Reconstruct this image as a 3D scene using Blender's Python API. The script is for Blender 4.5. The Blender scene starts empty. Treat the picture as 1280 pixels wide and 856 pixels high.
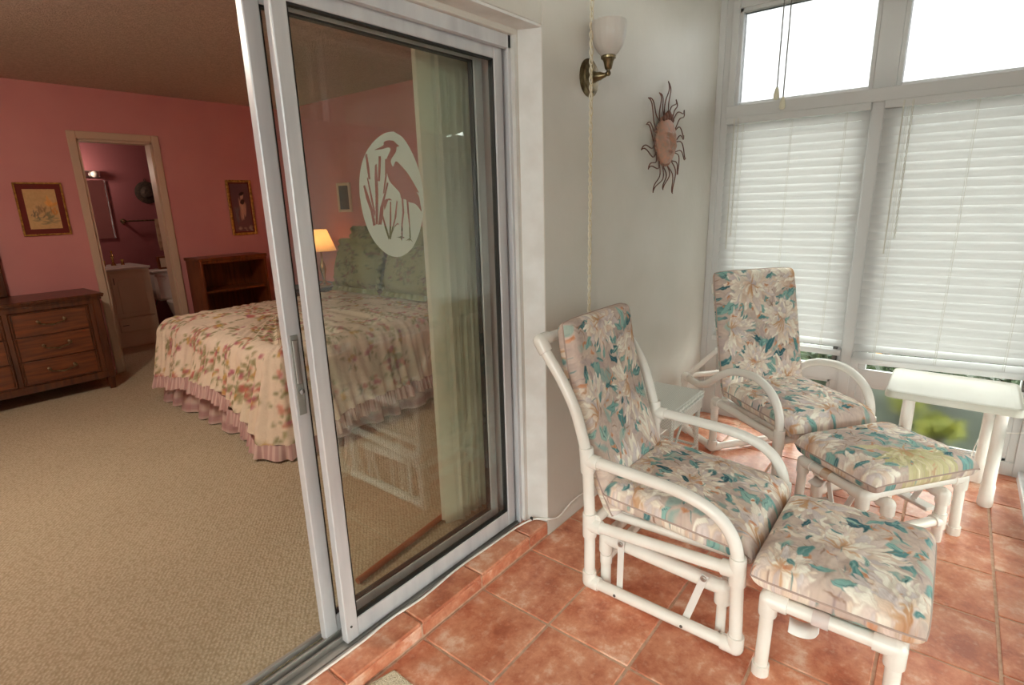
import bpy, math, random
import numpy as np
from mathutils import Vector, Matrix
PI = math.pi
sc = bpy.context.scene
col = sc.collection
rnd = random.Random(7)

# ------------------------------------------------------------------ materials
def lin(c):
    return tuple(((v/255.0)/12.92 if v/255.0 <= 0.04045 else ((v/255.0+0.055)/1.055)**2.4) for v in c)

class NT:
    def __init__(s, name):
        s.m = bpy.data.materials.new(name); s.m.use_nodes = True
        s.t = s.m.node_tree; s.t.nodes.clear()
        s.out = s.n('ShaderNodeOutputMaterial')
    def n(s, typ, **k):
        d = s.t.nodes.new(typ)
        for a, v in k.items():
            if a.startswith('i_'):
                d.inputs[a[2:].replace('_', ' ')].default_value = v
            else:
                setattr(d, a, v)
        return d
    def l(s, a, ao, b, bi):
        s.t.links.new(a.outputs[ao], b.inputs[bi])

def mat(name, c, rough=0.5, metal=0.0, c2=None, nscale=20.0, ndet=4.0, namt=1.0, bump=0.0, bscale=200.0, bdist=0.001, spec=0.5,
        stretch=None, sss=0, coat=0.0, attr=None, lo=0.35, hi=0.65, obj_coords=True):
    t = NT(name)
    b = t.n('ShaderNodeBsdfPrincipled')
    b.inputs['Roughness'].default_value = rough
    b.inputs['Metallic'].default_value = metal
    b.inputs['Specular IOR Level'].default_value = spec
    b.inputs['Coat Weight'].default_value = coat
    b.inputs['Base Color'].default_value = (*lin(c), 1)
    tc = t.n('ShaderNodeTexCoord'); mp = t.n('ShaderNodeMapping')
    t.l(tc, 'Object', mp, 0)
    if stretch: mp.inputs['Scale'].default_value = stretch
    base = None
    if attr:
        a = t.n('ShaderNodeVertexColor', layer_name=attr); base = a
        t.l(a, 0, b, 'Base Color')
    if c2 is not None:
        nz = t.n('ShaderNodeTexNoise'); nz.inputs['Scale'].default_value = nscale; nz.inputs['Detail'].default_value = ndet
        t.l(mp, 0, nz, 'Vector')
        r = t.n('ShaderNodeMapRange'); r.inputs['From Min'].default_value = lo; r.inputs['From Max'].default_value = hi
        r.inputs['To Max'].default_value = namt
        t.l(nz, 0, r, 0)
        mx = t.n('ShaderNodeMix', data_type='RGBA'); t.l(r, 0, mx, 'Factor')
        if base: t.l(base, 0, mx, 6)
        else: mx.inputs[6].default_value = (*lin(c), 1)
        mx.inputs[7].default_value = (*lin(c2), 1)
        t.l(mx, 2, b, 'Base Color')
    if bump > 0:
        nb = t.n('ShaderNodeTexNoise'); nb.inputs['Scale'].default_value = bscale; nb.inputs['Detail'].default_value = 3
        t.l(mp, 0, nb, 'Vector')
        bp = t.n('ShaderNodeBump'); bp.inputs['Strength'].default_value = bump; bp.inputs['Distance'].default_value = bdist
        t.l(nb, 0, bp, 'Height'); t.l(bp, 0, b, 'Normal')
    t.l(b, 0, t.out, 0)
    return t.m

def glass_mat(name, tint=(255, 255, 255), refl=1.0, ior=1.5, rough=0.0):
    t = NT(name)
    tr = t.n('ShaderNodeBsdfTransparent'); tr.inputs[0].default_value = (*lin(tint), 1)
    gl = t.n('ShaderNodeBsdfGlossy'); gl.inputs['Roughness'].default_value = rough
    # Schlick reflectance from the facing angle, the same from both sides of the pane
    lw = t.n('ShaderNodeLayerWeight'); lw.inputs[0].default_value = .5
    pw = t.n('ShaderNodeMath', operation='POWER'); pw.inputs[1].default_value = 5.0
    ma = t.n('ShaderNodeMath', operation='MULTIPLY_ADD'); ma.inputs[1].default_value = .96; ma.inputs[2].default_value = .04
    mu = t.n('ShaderNodeMath', operation='MULTIPLY'); mu.inputs[1].default_value = refl; mu.use_clamp = True
    mx = t.n('ShaderNodeMixShader')
    t.l(lw, 'Facing', pw, 0); t.l(pw, 0, ma, 0); t.l(ma, 0, mu, 0); t.l(mu, 0, mx, 0); t.l(tr, 0, mx, 1); t.l(gl, 0, mx, 2); t.l(mx, 0, t.out, 0)
    return t.m

def translucent_mat(name, c, amt=0.3, rough=0.5, c2=None):
    t = NT(name)
    b = t.n('ShaderNodeBsdfPrincipled'); b.inputs['Base Color'].default_value = (*lin(c), 1); b.inputs['Roughness'].default_value = rough
    tl = t.n('ShaderNodeBsdfTranslucent'); tl.inputs[0].default_value = (*lin(c2 or c), 1)
    mx = t.n('ShaderNodeMixShader'); mx.inputs[0].default_value = amt
    t.l(b, 0, mx, 1); t.l(tl, 0, mx, 2); t.l(mx, 0, t.out, 0)
    return t.m

def emis_mat(name, c, strength):
    t = NT(name)
    e = t.n('ShaderNodeEmission'); e.inputs[0].default_value = (*lin(c), 1); e.inputs[1].default_value = strength
    t.l(e, 0, t.out, 0)
    return t.m

# ------------------------------------------------------------------ mesh building
class MB:
    def __init__(s): s.v = []; s.f = []; s.mi = []
    def add(s, vs, fs, mi=0):
        o = len(s.v); s.v.extend([tuple(p) for p in vs])
        for f in fs: s.f.append(tuple(o+i for i in f)); s.mi.append(mi)
    def box(s, x0, y0, z0, x1, y1, z1, mi=0, ch=0.0):
        if x0 > x1: x0, x1 = x1, x0
        if y0 > y1: y0, y1 = y1, y0
        if z0 > z1: z0, z1 = z1, z0
        if ch <= 0:
            v = [(x0,y0,z0),(x1,y0,z0),(x1,y1,z0),(x0,y1,z0),(x0,y0,z1),(x1,y0,z1),(x1,y1,z1),(x0,y1,z1)]
            s.add(v, [(0,3,2,1),(4,5,6,7),(0,1,5,4),(1,2,6,5),(2,3,7,6),(3,0,4,7)], mi); return s
        ch = min(ch, (x1-x0)*.45, (y1-y0)*.45, (z1-z0)*.45)
        X = (x0, x1); Y = (y0, y1); Z = (z0, z1); v = []; idx = {}
        for i in (0,1):
            for j in (0,1):
                for k in (0,1):
                    sx = ch*(1-2*i); sy = ch*(1-2*j); sz = ch*(1-2*k)
                    idx[i,j,k,'x'] = len(v); v.append((X[i], Y[j]+sy, Z[k]+sz))
                    idx[i,j,k,'y'] = len(v); v.append((X[i]+sx, Y[j], Z[k]+sz))
                    idx[i,j,k,'z'] = len(v); v.append((X[i]+sx, Y[j]+sy, Z[k]))
        f = []
        for i in (0,1):
            a = [idx[i,0,0,'x'], idx[i,1,0,'x'], idx[i,1,1,'x'], idx[i,0,1,'x']]; f.append(a if i else a[::-1])
            a = [idx[0,i,0,'y'], idx[0,i,1,'y'], idx[1,i,1,'y'], idx[1,i,0,'y']]; f.append(a if i else a[::-1])
            a = [idx[0,0,i,'z'], idx[1,0,i,'z'], idx[1,1,i,'z'], idx[0,1,i,'z']]; f.append(a if i else a[::-1])
        for i in (0,1):
            for j in (0,1):
                def q(a, flip): f.append(a[::-1] if flip else a)
                q([idx[i,j,0,'x'], idx[i,j,1,'x'], idx[i,j,1,'y'], idx[i,j,0,'y']], (i != j))
                q([idx[i,0,j,'x'], idx[i,0,j,'z'], idx[i,1,j,'z'], idx[i,1,j,'x']], (i == j))
                q([idx[0,i,j,'y'], idx[1,i,j,'y'], idx[1,i,j,'z'], idx[0,i,j,'z']], (i == j))
                for k in (0,1):
                    q([idx[i,j,k,'x'], idx[i,j,k,'y'], idx[i,j,k,'z']], (i+j+k) % 2 == 1)
        s.add(v, f, mi); return s
    def tube(s, path, r, seg=12, closed=False, cap=True, mi=0):
        P = [Vector(p) for p in path]
        Q = [P[0]]
        for p in P[1:]:
            if (p-Q[-1]).length > 1e-6: Q.append(p)
        P = Q; n = len(P)
        if n < 2: return s
        R = r if isinstance(r, (list, tuple)) else [r]*n
        if len(R) != n: R = [R[0]+(R[-1]-R[0])*i/(n-1) for i in range(n)]
        T = []
        for i in range(n):
            if closed: a = P[(i+1) % n]-P[i-1]
            else: a = P[min(i+1, n-1)]-P[max(i-1, 0)]
            if a.length < 1e-9: a = Vector((0,0,1))
            T.append(a.normalized())
        u = T[0].orthogonal().normalized(); rings = []
        for i in range(n):
            u = (u - T[i]*u.dot(T[i]))
            if u.length < 1e-6: u = T[i].orthogonal()
            u.normalize(); w = T[i].cross(u)
            rings.append([P[i]+R[i]*(u*math.cos(2*PI*k/seg)+w*math.sin(2*PI*k/seg)) for k in range(seg)])
        v = [p for rg in rings for p in rg]; f = []
        m = n if closed else n-1
        for i in range(m):
            a = i*seg; b = ((i+1) % n)*seg
            for k in range(seg):
                k2 = (k+1) % seg
                f.append((a+k, a+k2, b+k2, b+k))
        if cap and not closed:
            f.append(tuple(range(seg))[::-1]); f.append(tuple((n-1)*seg+k for k in range(seg)))
        s.add(v, f, mi); return s
    def lathe(s, prof, c=(0,0,0), axis='z', seg=32, mi=0, flute=0, famp=0.0):
        n = len(prof); v = []; f = []
        for (r, h) in prof:
            for k in range(seg):
                a = 2*PI*k/seg; rr = r*(1+famp*math.cos(flute*a)) if flute else r
                x, y = rr*math.cos(a), rr*math.sin(a)
                if axis == 'z': p = (c[0]+x, c[1]+y, c[2]+h)
                elif axis == 'y': p = (c[0]+x, c[1]+h, c[2]-y)
                else: p = (c[0]+h, c[1]+x, c[2]+y)
                v.append(p)
        for i in range(n-1):
            for k in range(seg):
                k2 = (k+1) % seg
                f.append((i*seg+k, i*seg+k2, (i+1)*seg+k2, (i+1)*seg+k))
        if prof[0][0] > 1e-5: f.append(tuple(range(seg))[::-1])
        if prof[-1][0] > 1e-5: f.append(tuple((n-1)*seg+k for k in range(seg)))
        s.add(v, f, mi); return s
    def prism(s, pts, h0, h1, axis='z', mi=0):
        n = len(pts)
        def P(a, b, h): return (a, b, h) if axis == 'z' else ((a, h, b) if axis == 'y' else (h, a, b))
        v = [P(a, b, h0) for a, b in pts]+[P(a, b, h1) for a, b in pts]
        f = [tuple(range(n))[::-1], tuple(range(n, 2*n))]
        for i in range(n): j = (i+1) % n; f.append((i, j, n+j, n+i))
        if axis == 'y': f = [q[::-1] for q in f]
        s.add(v, f, mi); return s
    def ellipsoid(s, c, r, seg=16, rings=10, mi=0):
        v = []; f = []
        for i in range(rings+1):
            t = PI*i/rings
            for k in range(seg):
                a = 2*PI*k/seg
                v.append((c[0]+r[0]*math.sin(t)*math.cos(a), c[1]+r[1]*math.sin(t)*math.sin(a), c[2]-r[2]*math.cos(t)))
        for i in range(rings):
            for k in range(seg):
                k2 = (k+1) % seg; f.append((i*seg+k, i*seg+k2, (i+1)*seg+k2, (i+1)*seg+k))
        s.add(v, f, mi); return s
    def grid(s, fn, nu, nv, mi=0, flip=False):
        v = [fn(i/nu, j/nv) for j in range(nv+1) for i in range(nu+1)]; f = []
        for j in range(nv):
            for i in range(nu):
                a = j*(nu+1)+i; q = (a, a+1, a+nu+2, a+nu+1); f.append(q[::-1] if flip else q)
        s.add(v, f, mi); return s
    def build(s, name, m, parent=None, smooth=None, bevel=0.0, label=None, loc=None, rz=0.0):
        me = bpy.data.meshes.new(name); me.from_pydata(s.v, [], s.f)
        ms = m if isinstance(m, (list, tuple)) else [m]
        for x in ms: me.materials.append(x)
        if len(ms) > 1: me.polygons.foreach_set('material_index', s.mi)
        me.validate(); me.update()
        if smooth is not False:
            me.polygons.foreach_set('use_smooth', [True]*len(me.polygons))
            try: me.set_sharp_from_angle(angle=math.radians(smooth or 35))
            except Exception: pass
        o = bpy.data.objects.new(name, me); col.objects.link(o)
        if parent: o.parent = parent
        if loc: o.location = loc
        if rz: o.rotation_euler.z = rz
        if bevel:
            b = o.modifiers.new('bevel', 'BEVEL'); b.width = bevel; b.segments = 2; b.limit_method = 'ANGLE'; b.angle_limit = math.radians(40)
        if label: o['label'] = label
        return o

def thing(name, label, cat, loc=(0,0,0), rz=0.0, group=None):
    o = bpy.data.objects.new(name, None); col.objects.link(o); o.location = loc; o.rotation_euler.z = rz
    o.empty_display_size = 0.1
    o['label'] = label; o['category'] = cat
    if group: o['group'] = group
    return o
def tag(o, label, cat, group=None):
    o['label'] = label; o['category'] = cat
    if group: o['group'] = group
    return o
def struct(o, label=None, cat=None):
    o['kind'] = 'structure'
    if label: o['label'] = label
    if cat: o['category'] = cat
    return o
def sthing(name, label, cat, loc=(0,0,0)):
    o = thing(name, label, cat, loc); o['kind'] = 'structure'; return o
def copy_tree(o, parent=None):
    c = o.copy(); col.objects.link(c); c.parent = parent
    for ch in [q for q in bpy.data.objects if q.parent == o]: copy_tree(ch, c)
    return c

def fillet(pts, rad, n=6):
    P = [Vector(p) for p in pts]; out = [P[0]]
    for i in range(1, len(P)-1):
        r = rad[i-1] if isinstance(rad, (list, tuple)) else rad
        a = (P[i-1]-P[i]); b = (P[i+1]-P[i]); la, lb = a.length, b.length
        a.normalize(); b.normalize()
        ang = a.angle(b)
        d = min(r/max(math.tan(ang/2), 1e-3), la*.49, lb*.49)
        p0 = P[i]+a*d; p2 = P[i]+b*d
        for k in range(n+1):
            t = k/n; out.append(p0*(1-t)**2+P[i]*2*t*(1-t)+p2*t*t)
    out.append(P[-1]); return out
def crom(pts, n=8):
    P = [Vector(p) for p in pts]; P = [P[0]*2-P[1]]+P+[P[-1]*2-P[-2]]; out = []
    for i in range(1, len(P)-2):
        a, b, c, d = P[i-1], P[i], P[i+1], P[i+2]
        for k in range(n):
            t = k/n
            out.append(0.5*((2*b)+(c-a)*t+(2*a-5*b+4*c-d)*t*t+(3*b-a-3*c+d)*t**3))
    out.append(P[-2]); return out

# ------------------------------------------------------------------ fabric painters (print of the cloth, stored as a colour attribute)
def hx(*c): return np.array(c, float)
class Canvas:
    def __init__(s, w, h, bg):
        s.w, s.h = w, h; s.a = np.zeros((h, w, 3)); s.a[:] = bg
    def noise(s, amp, cell, rs, c2=None):
        gh, gw = s.h//cell+3, s.w//cell+3
        g = rs.rand(gh, gw); yy = np.arange(s.h)/cell; xx = np.arange(s.w)/cell
        y0 = yy.astype(int); x0 = xx.astype(int); fy = (yy-y0)[:, None]; fx = (xx-x0)[None]
        fy = fy*fy*(3-2*fy); fx = fx*fx*(3-2*fx)
        n = (g[y0][:, x0]*(1-fy)*(1-fx)+g[y0+1][:, x0]*fy*(1-fx)+g[y0][:, x0+1]*(1-fy)*fx+g[y0+1][:, x0+1]*fy*fx)[..., None]
        if c2 is None: s.a += (n-.5)*amp
        else: s.a = s.a*(1-n*amp)+np.array(c2, float)*n*amp
    def petal(s, x, y, ang, L, W, c1, c2, rs, soft=1.2, alpha=1.0, edge=None, shape=1.0):
        m = max(L, W)+3
        cx, cy = x+math.cos(ang)*L/2, y+math.sin(ang)*L/2
        i0, i1 = max(0, int(cx-m/2-W)), min(s.w, int(cx+m/2+W)+1); j0, j1 = max(0, int(cy-m/2-W)), min(s.h, int(cy+m/2+W)+1)
        if i1 <= i0 or j1 <= j0: return
        X, Y = np.meshgrid(np.arange(i0, i1)+.5-x, np.arange(j0, j1)+.5-y)
        t = (X*math.cos(ang)+Y*math.sin(ang))/L; w = (-X*math.sin(ang)+Y*math.cos(ang))
        tt = np.clip(t, 0, 1); hw = W/2*np.sin(PI*tt**shape)**(.55 if shape > 1 else .8)+1e-3
        d = (hw-np.abs(w))
        k = np.clip(d/soft+.3, 0, 1)*((t > 0) & (t < 1))*alpha
        c = c1*(1-tt[..., None])+c2*tt[..., None]
        c = c+(np.sin(w*2.1+rs.rand()*6)[..., None])*7+rs.randn()*4
        if edge is not None:
            e = np.clip(1-d/1.6, 0, 1)[..., None]*.6; c = c*(1-e)+edge*e
        k = k[..., None]; s.a[j0:j1, i0:i1] = s.a[j0:j1, i0:i1]*(1-k)+c*k
    def stroke(s, x, y, ang, L, W, c, rs): s.petal(x, y, ang, L, W, c, c, rs, soft=1)
    def sample(s, U, V):
        x = np.clip(U, 0, .9999)*(s.w-1); y = np.clip(V, 0, .9999)*(s.h-1)
        x0 = x.astype(int); y0 = y.astype(int); fx = (x-x0)[:, None]; fy = (y-y0)[:, None]
        x1 = np.minimum(x0+1, s.w-1); y1 = np.minimum(y0+1, s.h-1)
        a = s.a; c = a[y0, x0]*(1-fx)*(1-fy)+a[y0, x1]*fx*(1-fy)+a[y1, x0]*(1-fx)*fy+a[y1, x1]*fx*fy
        c = np.clip(c, 0, 255)/255.0
        return np.where(c <= .04045, c/12.92, ((c+.055)/1.055)**2.4)

def floral(w, h, seed, px=0.002):
    rs = np.random.RandomState(seed); k = 0.002/px
    C = Canvas(w, h, hx(202, 182, 170)); C.noise(.6, max(4, int(26*k)), rs, (222, 202, 186)); C.noise(.45, max(3, int(9*k)), rs, (172, 150, 146)); C.noise(14, max(2, int(3*k)), rs)
    teal = [hx(62, 110, 118), hx(88, 136, 138), hx(48, 92, 104)]; aqua = [hx(140, 180, 172), hx(124, 168, 164), hx(160, 190, 178)]
    area = w*h/(280.0*280.0)/(k*k)
    def leaf(x, y, a, L):
        dark = rs.rand() < .55
        c = (teal if dark else aqua)[rs.randint(3)]; c2 = aqua[rs.randint(3)]
        C.petal(x, y, a, L, L*(.30+.14*rs.rand()), c, c2 if rs.rand() < .5 else c, rs, edge=hx(70, 100, 104) if not dark else hx(178, 180, 165))
        C.stroke(x, y, a, L*.9, 1.6*k, hx(50, 84, 92) if not dark else hx(150, 176, 170), rs)
        if rs.rand() < .5: C.petal(x, y, a+.12, L*.8, L*.10, aqua[rs.randint(3)], aqua[rs.randint(3)], rs)
    def bud(x, y, a):
        for i in range(rs.randint(3, 6)):
            C.petal(x, y, a+rs.randn()*.7, (7+6*rs.rand())*k, (4+2*rs.rand())*k, hx(196, 128, 92), hx(214, 168, 140), rs)
    for i in range(int(150*area)): C.stroke(rs.rand()*w, rs.rand()*h, rs.rand()*6.28, (14+30*rs.rand())*k, (1.5+2*rs.rand())*k, [hx(150, 118, 100), hx(205, 196, 180), hx(170, 150, 150)][rs.randint(3)], rs)
    for i in range(int(46*area)):      # soft washes of aqua, mauve and cream under the drawing
        C.petal(rs.rand()*w, rs.rand()*h, rs.rand()*6.28, (26+26*rs.rand())*k, (12+12*rs.rand())*k, *([aqua[rs.randint(3)]]*2 if i % 2 else [[hx(224, 206, 190)]*2, [hx(180, 160, 160)]*2][rs.randint(2)]), rs, soft=5, alpha=.6)
    # flower sites by dart throwing
    F = []
    tries = 0
    while tries < 400:
        tries += 1
        x, y = rs.rand()*w, rs.rand()*h; R = (52+28*rs.rand())*k
        if all(math.hypot(x-a, y-b) > (R+r)*.95 for a, b, r in F): F.append((x, y, R))
    for i in range(int(62*area)):
        leaf(rs.rand()*w, rs.rand()*h, rs.rand()*6.28, (18+24*rs.rand())*k)
    for i in range(int(20*area)): bud(rs.rand()*w, rs.rand()*h, rs.rand()*6.28)
    for (x, y, R) in F:
        th = rs.rand()*6.28
        for i in range(5): leaf(x+math.cos(th+i*1.26)*R*.75, y+math.sin(th+i*1.26)*R*.75, th+i*1.26+rs.randn()*.5, R*(.5+.35*rs.rand()))
        pal = [(hx(190, 162, 146), hx(244, 236, 222)), (hx(196, 174, 166), hx(232, 216, 206)), (hx(220, 200, 180), hx(248, 242, 230)), (hx(196, 156, 130), hx(236, 220, 204)), (hx(180, 162, 162), hx(222, 210, 206))]
        if seed == 75 and rs.rand() < .3: pal = [(hx(176, 160, 110), hx(222, 214, 176)), (hx(160, 146, 96), hx(208, 200, 156))]
        fan = rs.rand() < .6
        for ring, (rr, n) in enumerate(((1.05, 26), (.88, 26), (.70, 22), (.5, 16), (.32, 10))):
            for i in range(n):
                a = th+(rs.uniform(-1.75, 1.75) if fan else 2*PI*i/n+rs.randn()*.1)
                p = pal[rs.randint(len(pal))]
                C.petal(x-math.cos(th)*R*(.3 if fan else 0), y-math.sin(th)*R*(.3 if fan else 0), a, R*rr*(.85+.3*rs.rand())*(1.25 if fan else 1), R*(.16+.10*rs.rand()), p[0], p[1], rs, edge=hx(182, 156, 144), shape=1.3)
        for i in range(9):
            a = th+rs.randn()*1.0
            C.petal(x-math.cos(th)*R*(.3 if fan else 0), y-math.sin(th)*R*(.3 if fan else 0), a, R*.5, R*.06, hx(186, 130, 88), hx(206, 166, 128), rs, alpha=.7)
    for i in range(int(70*area)): C.stroke(rs.rand()*w, rs.rand()*h, rs.rand()*6.28, (10+18*rs.rand())*k, (1.2+1.6*rs.rand())*k, [hx(150, 122, 108), hx(244, 236, 220), hx(96, 132, 134), hx(196, 150, 120)][rs.randint(4)], rs)
    for i in range(int(14*area)): leaf(rs.rand()*w, rs.rand()*h, rs.rand()*6.28, (15+15*rs.rand())*k)
    for i in range(int(12*area)): bud(rs.rand()*w, rs.rand()*h, rs.rand()*6.28)
    return C

def quilt_print(w, h, seed, px):
    rs = np.random.RandomState(seed); k = .01/px
    C = Canvas(w, h, hx(232, 218, 192)); C.noise(.5, max(3, int(20*k)), rs, (226, 202, 186)); C.noise(10, 2, rs)
    n = int(w*h/(11.5*11.5*k*k))
    for i in range(n):
        x, y = rs.rand()*w, rs.rand()*h; th = rs.rand()*6.28
        for j in range(rs.randint(4, 9)):
            a = th+rs.randn()*1.6; d = rs.rand()*6*k
            C.petal(x+math.cos(a)*d, y+math.sin(a)*d, a, (2.4+3.4*rs.rand())*k, (1.3+.9*rs.rand())*k, hx(128, 126, 84), hx(160, 152, 110), rs, soft=.8)
        for j in range(rs.randint(2, 5)):
            a = th+rs.randn()*1.5; d = rs.rand()*4*k
            cc = [hx(196, 116, 104), hx(212, 150, 128), hx(206, 168, 96), hx(184, 110, 120)][rs.randint(4)]
            for m in range(4): C.petal(x+math.cos(a)*d, y+math.sin(a)*d, a+m*1.57, 1.8*k, 1.8*k, cc*.95, cc, rs, soft=.8)
    return C

def paint_mesh(o, cols, name='print'):
    me = o.data
    ca = me.color_attributes.new(name, 'FLOAT_COLOR', 'POINT')
    arr = np.ones((len(me.vertices), 4), np.float32); arr[:, :3] = cols
    ca.data.foreach_set('color', arr.ravel())

def fast_mesh(name, V, F, m, parent=None, cols=None, smooth=True):
    me = bpy.data.meshes.new(name)
    V = np.asarray(V, np.float32); F = np.asarray(F, np.int32)
    me.vertices.add(len(V)); me.vertices.foreach_set('co', V.ravel())
    me.loops.add(F.size); me.loops.foreach_set('vertex_index', F.ravel())
    me.polygons.add(len(F)); me.polygons.foreach_set('loop_start', np.arange(0, F.size, 4, dtype=np.int32)); 
    me.polygons.foreach_set('loop_total', np.full(len(F), 4, dtype=np.int32))
    me.update(calc_edges=True); me.validate()
    if smooth: me.polygons.foreach_set('use_smooth', [True]*len(F))
    me.materials.append(m)
    o = bpy.data.objects.new(name, me); col.objects.link(o)
    if parent: o.parent = parent
    if cols is not None: paint_mesh(o, cols)
    return o
def grid_faces(nu, nv, off=0, flip=False):
    i, j = np.meshgrid(np.arange(nu), np.arange(nv)); a = (j*(nu+1)+i).ravel()+off
    q = np.stack([a, a+1, a+nu+2, a+nu+1], 1)
    return q[:, ::-1] if flip else q

def smooth_noise(U, V, cells, seed):
    rs = np.random.RandomState(seed); g = rs.rand(cells+3, cells+3)
    x = np.clip(U, 0, 1)*cells; y = np.clip(V, 0, 1)*cells; x0 = x.astype(int); y0 = y.astype(int)
    fx = x-x0; fy = y-y0; fx = fx*fx*(3-2*fx); fy = fy*fy*(3-2*fy)
    return g[y0, x0]*(1-fx)*(1-fy)+g[y0, x0+1]*fx*(1-fy)+g[y0+1, x0]*(1-fx)*fy+g[y0+1, x0+1]*fx*fy-.5

def cushion(name, w, l, th, m, parent, seed, fn, puff=.28, res=0.0026, droop=0.0, label=None):
    """soft pad w (u) by l (v); fn maps (u,v,n) in pad space to the parent's space (arrays)."""
    nu, nv = int(w/res), int(l/res)
    U, V = np.meshgrid(np.linspace(0, 1, nu+1), np.linspace(0, 1, nv+1)); U = U.ravel(); V = V.ravel()
    C = floral(int(w/.002), int(l/.002), seed)
    # border compression so the side walls carry cloth too
    def eased(t, e):
        s = 2*t-1; return np.sign(s)*(1-(1-np.abs(s))**1.0)*1.0
    su, sv = 2*U-1, 2*V-1
    du = (1-np.abs(su))*w/2; dv = (1-np.abs(sv))*l/2; R = th*.55
    def rise(d): q = np.clip(d/R, 0, 1); return np.clip(1-(1-q)**2.6, 0, 1)**.42
    h = rise(du)*rise(dv)
    cr = .022*np.clip((np.abs(su)*np.abs(sv))**6, 0, 1)       # corners pull in a little
    puffn = smooth_noise(U, V, 5, seed+3)*.10+smooth_noise(U, V, 14, seed+4)*.05
    wr = smooth_noise(U, V, 30, seed+5)*.05+smooth_noise(U*.35, V, 60, seed+6)*.045*np.clip(np.abs(su)*1.2, 0, 1)
    top = th*(.5*h+.5*h*(puff*(1-su**2)*(1-sv**2)+puffn+wr))
    x = su*w/2*(1-cr); y = sv*l/2*(1-cr)
    bot = -th*.5*h*(1+puffn*.5)
    Vt = np.stack(fn(x, y, top), 1); 
    Ft = grid_faces(nu, nv)
    wu = smooth_noise(U, V, 16, seed+8)*.035+smooth_noise(U, V, 45, seed+9)*.014; wv = smooth_noise(U, V, 16, seed+10)*.035+smooth_noise(U, V, 45, seed+12)*.014
    cols = C.sample(U+wu, V+wv)
    # underside, coarse
    Vb = np.stack(fn(x, y, bot), 1); Fb = grid_faces(nu, nv, len(Vt), True)
    o = fast_mesh(name, np.vstack([Vt, Vb]), np.vstack([Ft, Fb]), m, parent, np.vstack([cols, C.sample(1-U, V)]))
    # welt along the seam
    ring = []
    for a, b in ([(t, 0) for t in np.linspace(0, 1, 24)][:-1]+[(1, t) for t in np.linspace(0, 1, 24)][:-1]+[(1-t, 1) for t in np.linspace(0, 1, 24)][:-1]+[(0, 1-t) for t in np.linspace(0, 1, 24)][:-1]):
        s1, s2 = 2*a-1, 2*b-1; c = .022*(abs(s1)*abs(s2))**6
        q = fn(np.array([s1*w/2*(1-c)]), np.array([s2*l/2*(1-c)]), np.array([0.0])); ring.append((q[0][0], q[1][0], q[2][0]))
    MB().tube(ring, .0035, 6, closed=True).build('piping', M['welt'], o)
    if label: o['label'] = label
    return o
SKY, EXPO, FAN_E, LAMP_E, BATH_E, BED_EM = 7.8, 0.22, 12.0, 15.0, 8.0, 140.0

# ------------------------------------------------------------------ material library
M = {}
M['white_wall'] = mat('white_wall', (214, 209, 201), .36, c2=(208, 203, 194), nscale=3, bump=.22, bscale=34, bdist=.004, spec=.35)
M['white_trim'] = mat('white_trim', (228, 228, 226), .42, c2=(216, 214, 210), nscale=9, bump=.1, bscale=120)
M['pink_wall'] = mat('pink_wall', (214, 148, 144), .75, c2=(208, 140, 138), nscale=2, bump=.2, bscale=150)
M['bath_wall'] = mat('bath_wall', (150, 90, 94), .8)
M['popcorn'] = mat('popcorn', (212, 200, 186), .95, c2=(190, 178, 164), nscale=60, bump=1.0, bscale=110, bdist=.012)
M['smooth_ceiling'] = mat('smooth_ceiling', (232, 230, 224), .8)
M['pvc'] = mat('white_pvc', (240, 236, 230), .22, c2=(232, 226, 218), nscale=6, spec=.5)
M['strap_plastic'] = mat('strap_plastic', (226, 222, 218), .35)
M['welt'] = mat('welt_cloth', (178, 156, 146), .9)
M['metal_grey'] = mat('grey_aluminium', (216, 216, 218), .38, .15, c2=(196, 196, 200), nscale=14, stretch=(1, 1, .15))
M['metal_sill'] = mat('sill_aluminium', (180, 176, 170), .45, .25, c2=(140, 136, 130), nscale=22, stretch=(.2, 1, 1))
M['metal_dark'] = mat('dark_metal', (92, 88, 84), .45, .5)
M['steel'] = mat('steel', (190, 188, 184), .28, .9)
M['chrome'] = mat('chrome', (215, 215, 215), .12, 1.0)
M['gasket'] = mat('gasket', (30, 30, 30), .6)
M['win_frame'] = mat('window_frame_paint', (206, 205, 204), .42)
M['blind'] = translucent_mat('blind_slat', (226, 225, 224), .46, .4)
M['vane'] = translucent_mat('vane_vinyl', (240, 236, 224), .35, .45)
M['cord'] = mat('blind_cord', (214, 210, 200), .8)
M['tassel'] = mat('tassel_plastic', (226, 220, 196), .4)
M['glass'] = glass_mat('door_glass', (251, 253, 250), 1.5)
M['glass_clear'] = glass_mat('window_glass', (244, 248, 246), .8)
M['glass_dim'] = glass_mat('sky_dimming_glass', (172, 174, 175), .8)  # tint added to dim the sky so the hanging cords stand out
M['frost'] = translucent_mat('etched_glass', (204, 214, 200), .35, .7)
M['carpet'] = mat('carpet', (196, 170, 134), .97, c2=(168, 142, 106), nscale=130, ndet=2, bump=.9, bscale=160, bdist=.006, stretch=(1.3, .8, 1))
M['tile'] = None
M['grout'] = mat('grout', (216, 182, 158), .9, c2=(196, 158, 134), nscale=40, bump=.4, bscale=300)
M['dark_wood'] = mat('walnut', (124, 66, 28), .32, c2=(84, 40, 16), nscale=16, stretch=(.25, 1, 3), ndet=6, coat=.2)
M['dark_wood2'] = mat('walnut_carcass', (98, 52, 24), .36, c2=(66, 32, 14), nscale=14, stretch=(3, 1, .3), ndet=6, coat=.2)
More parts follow.
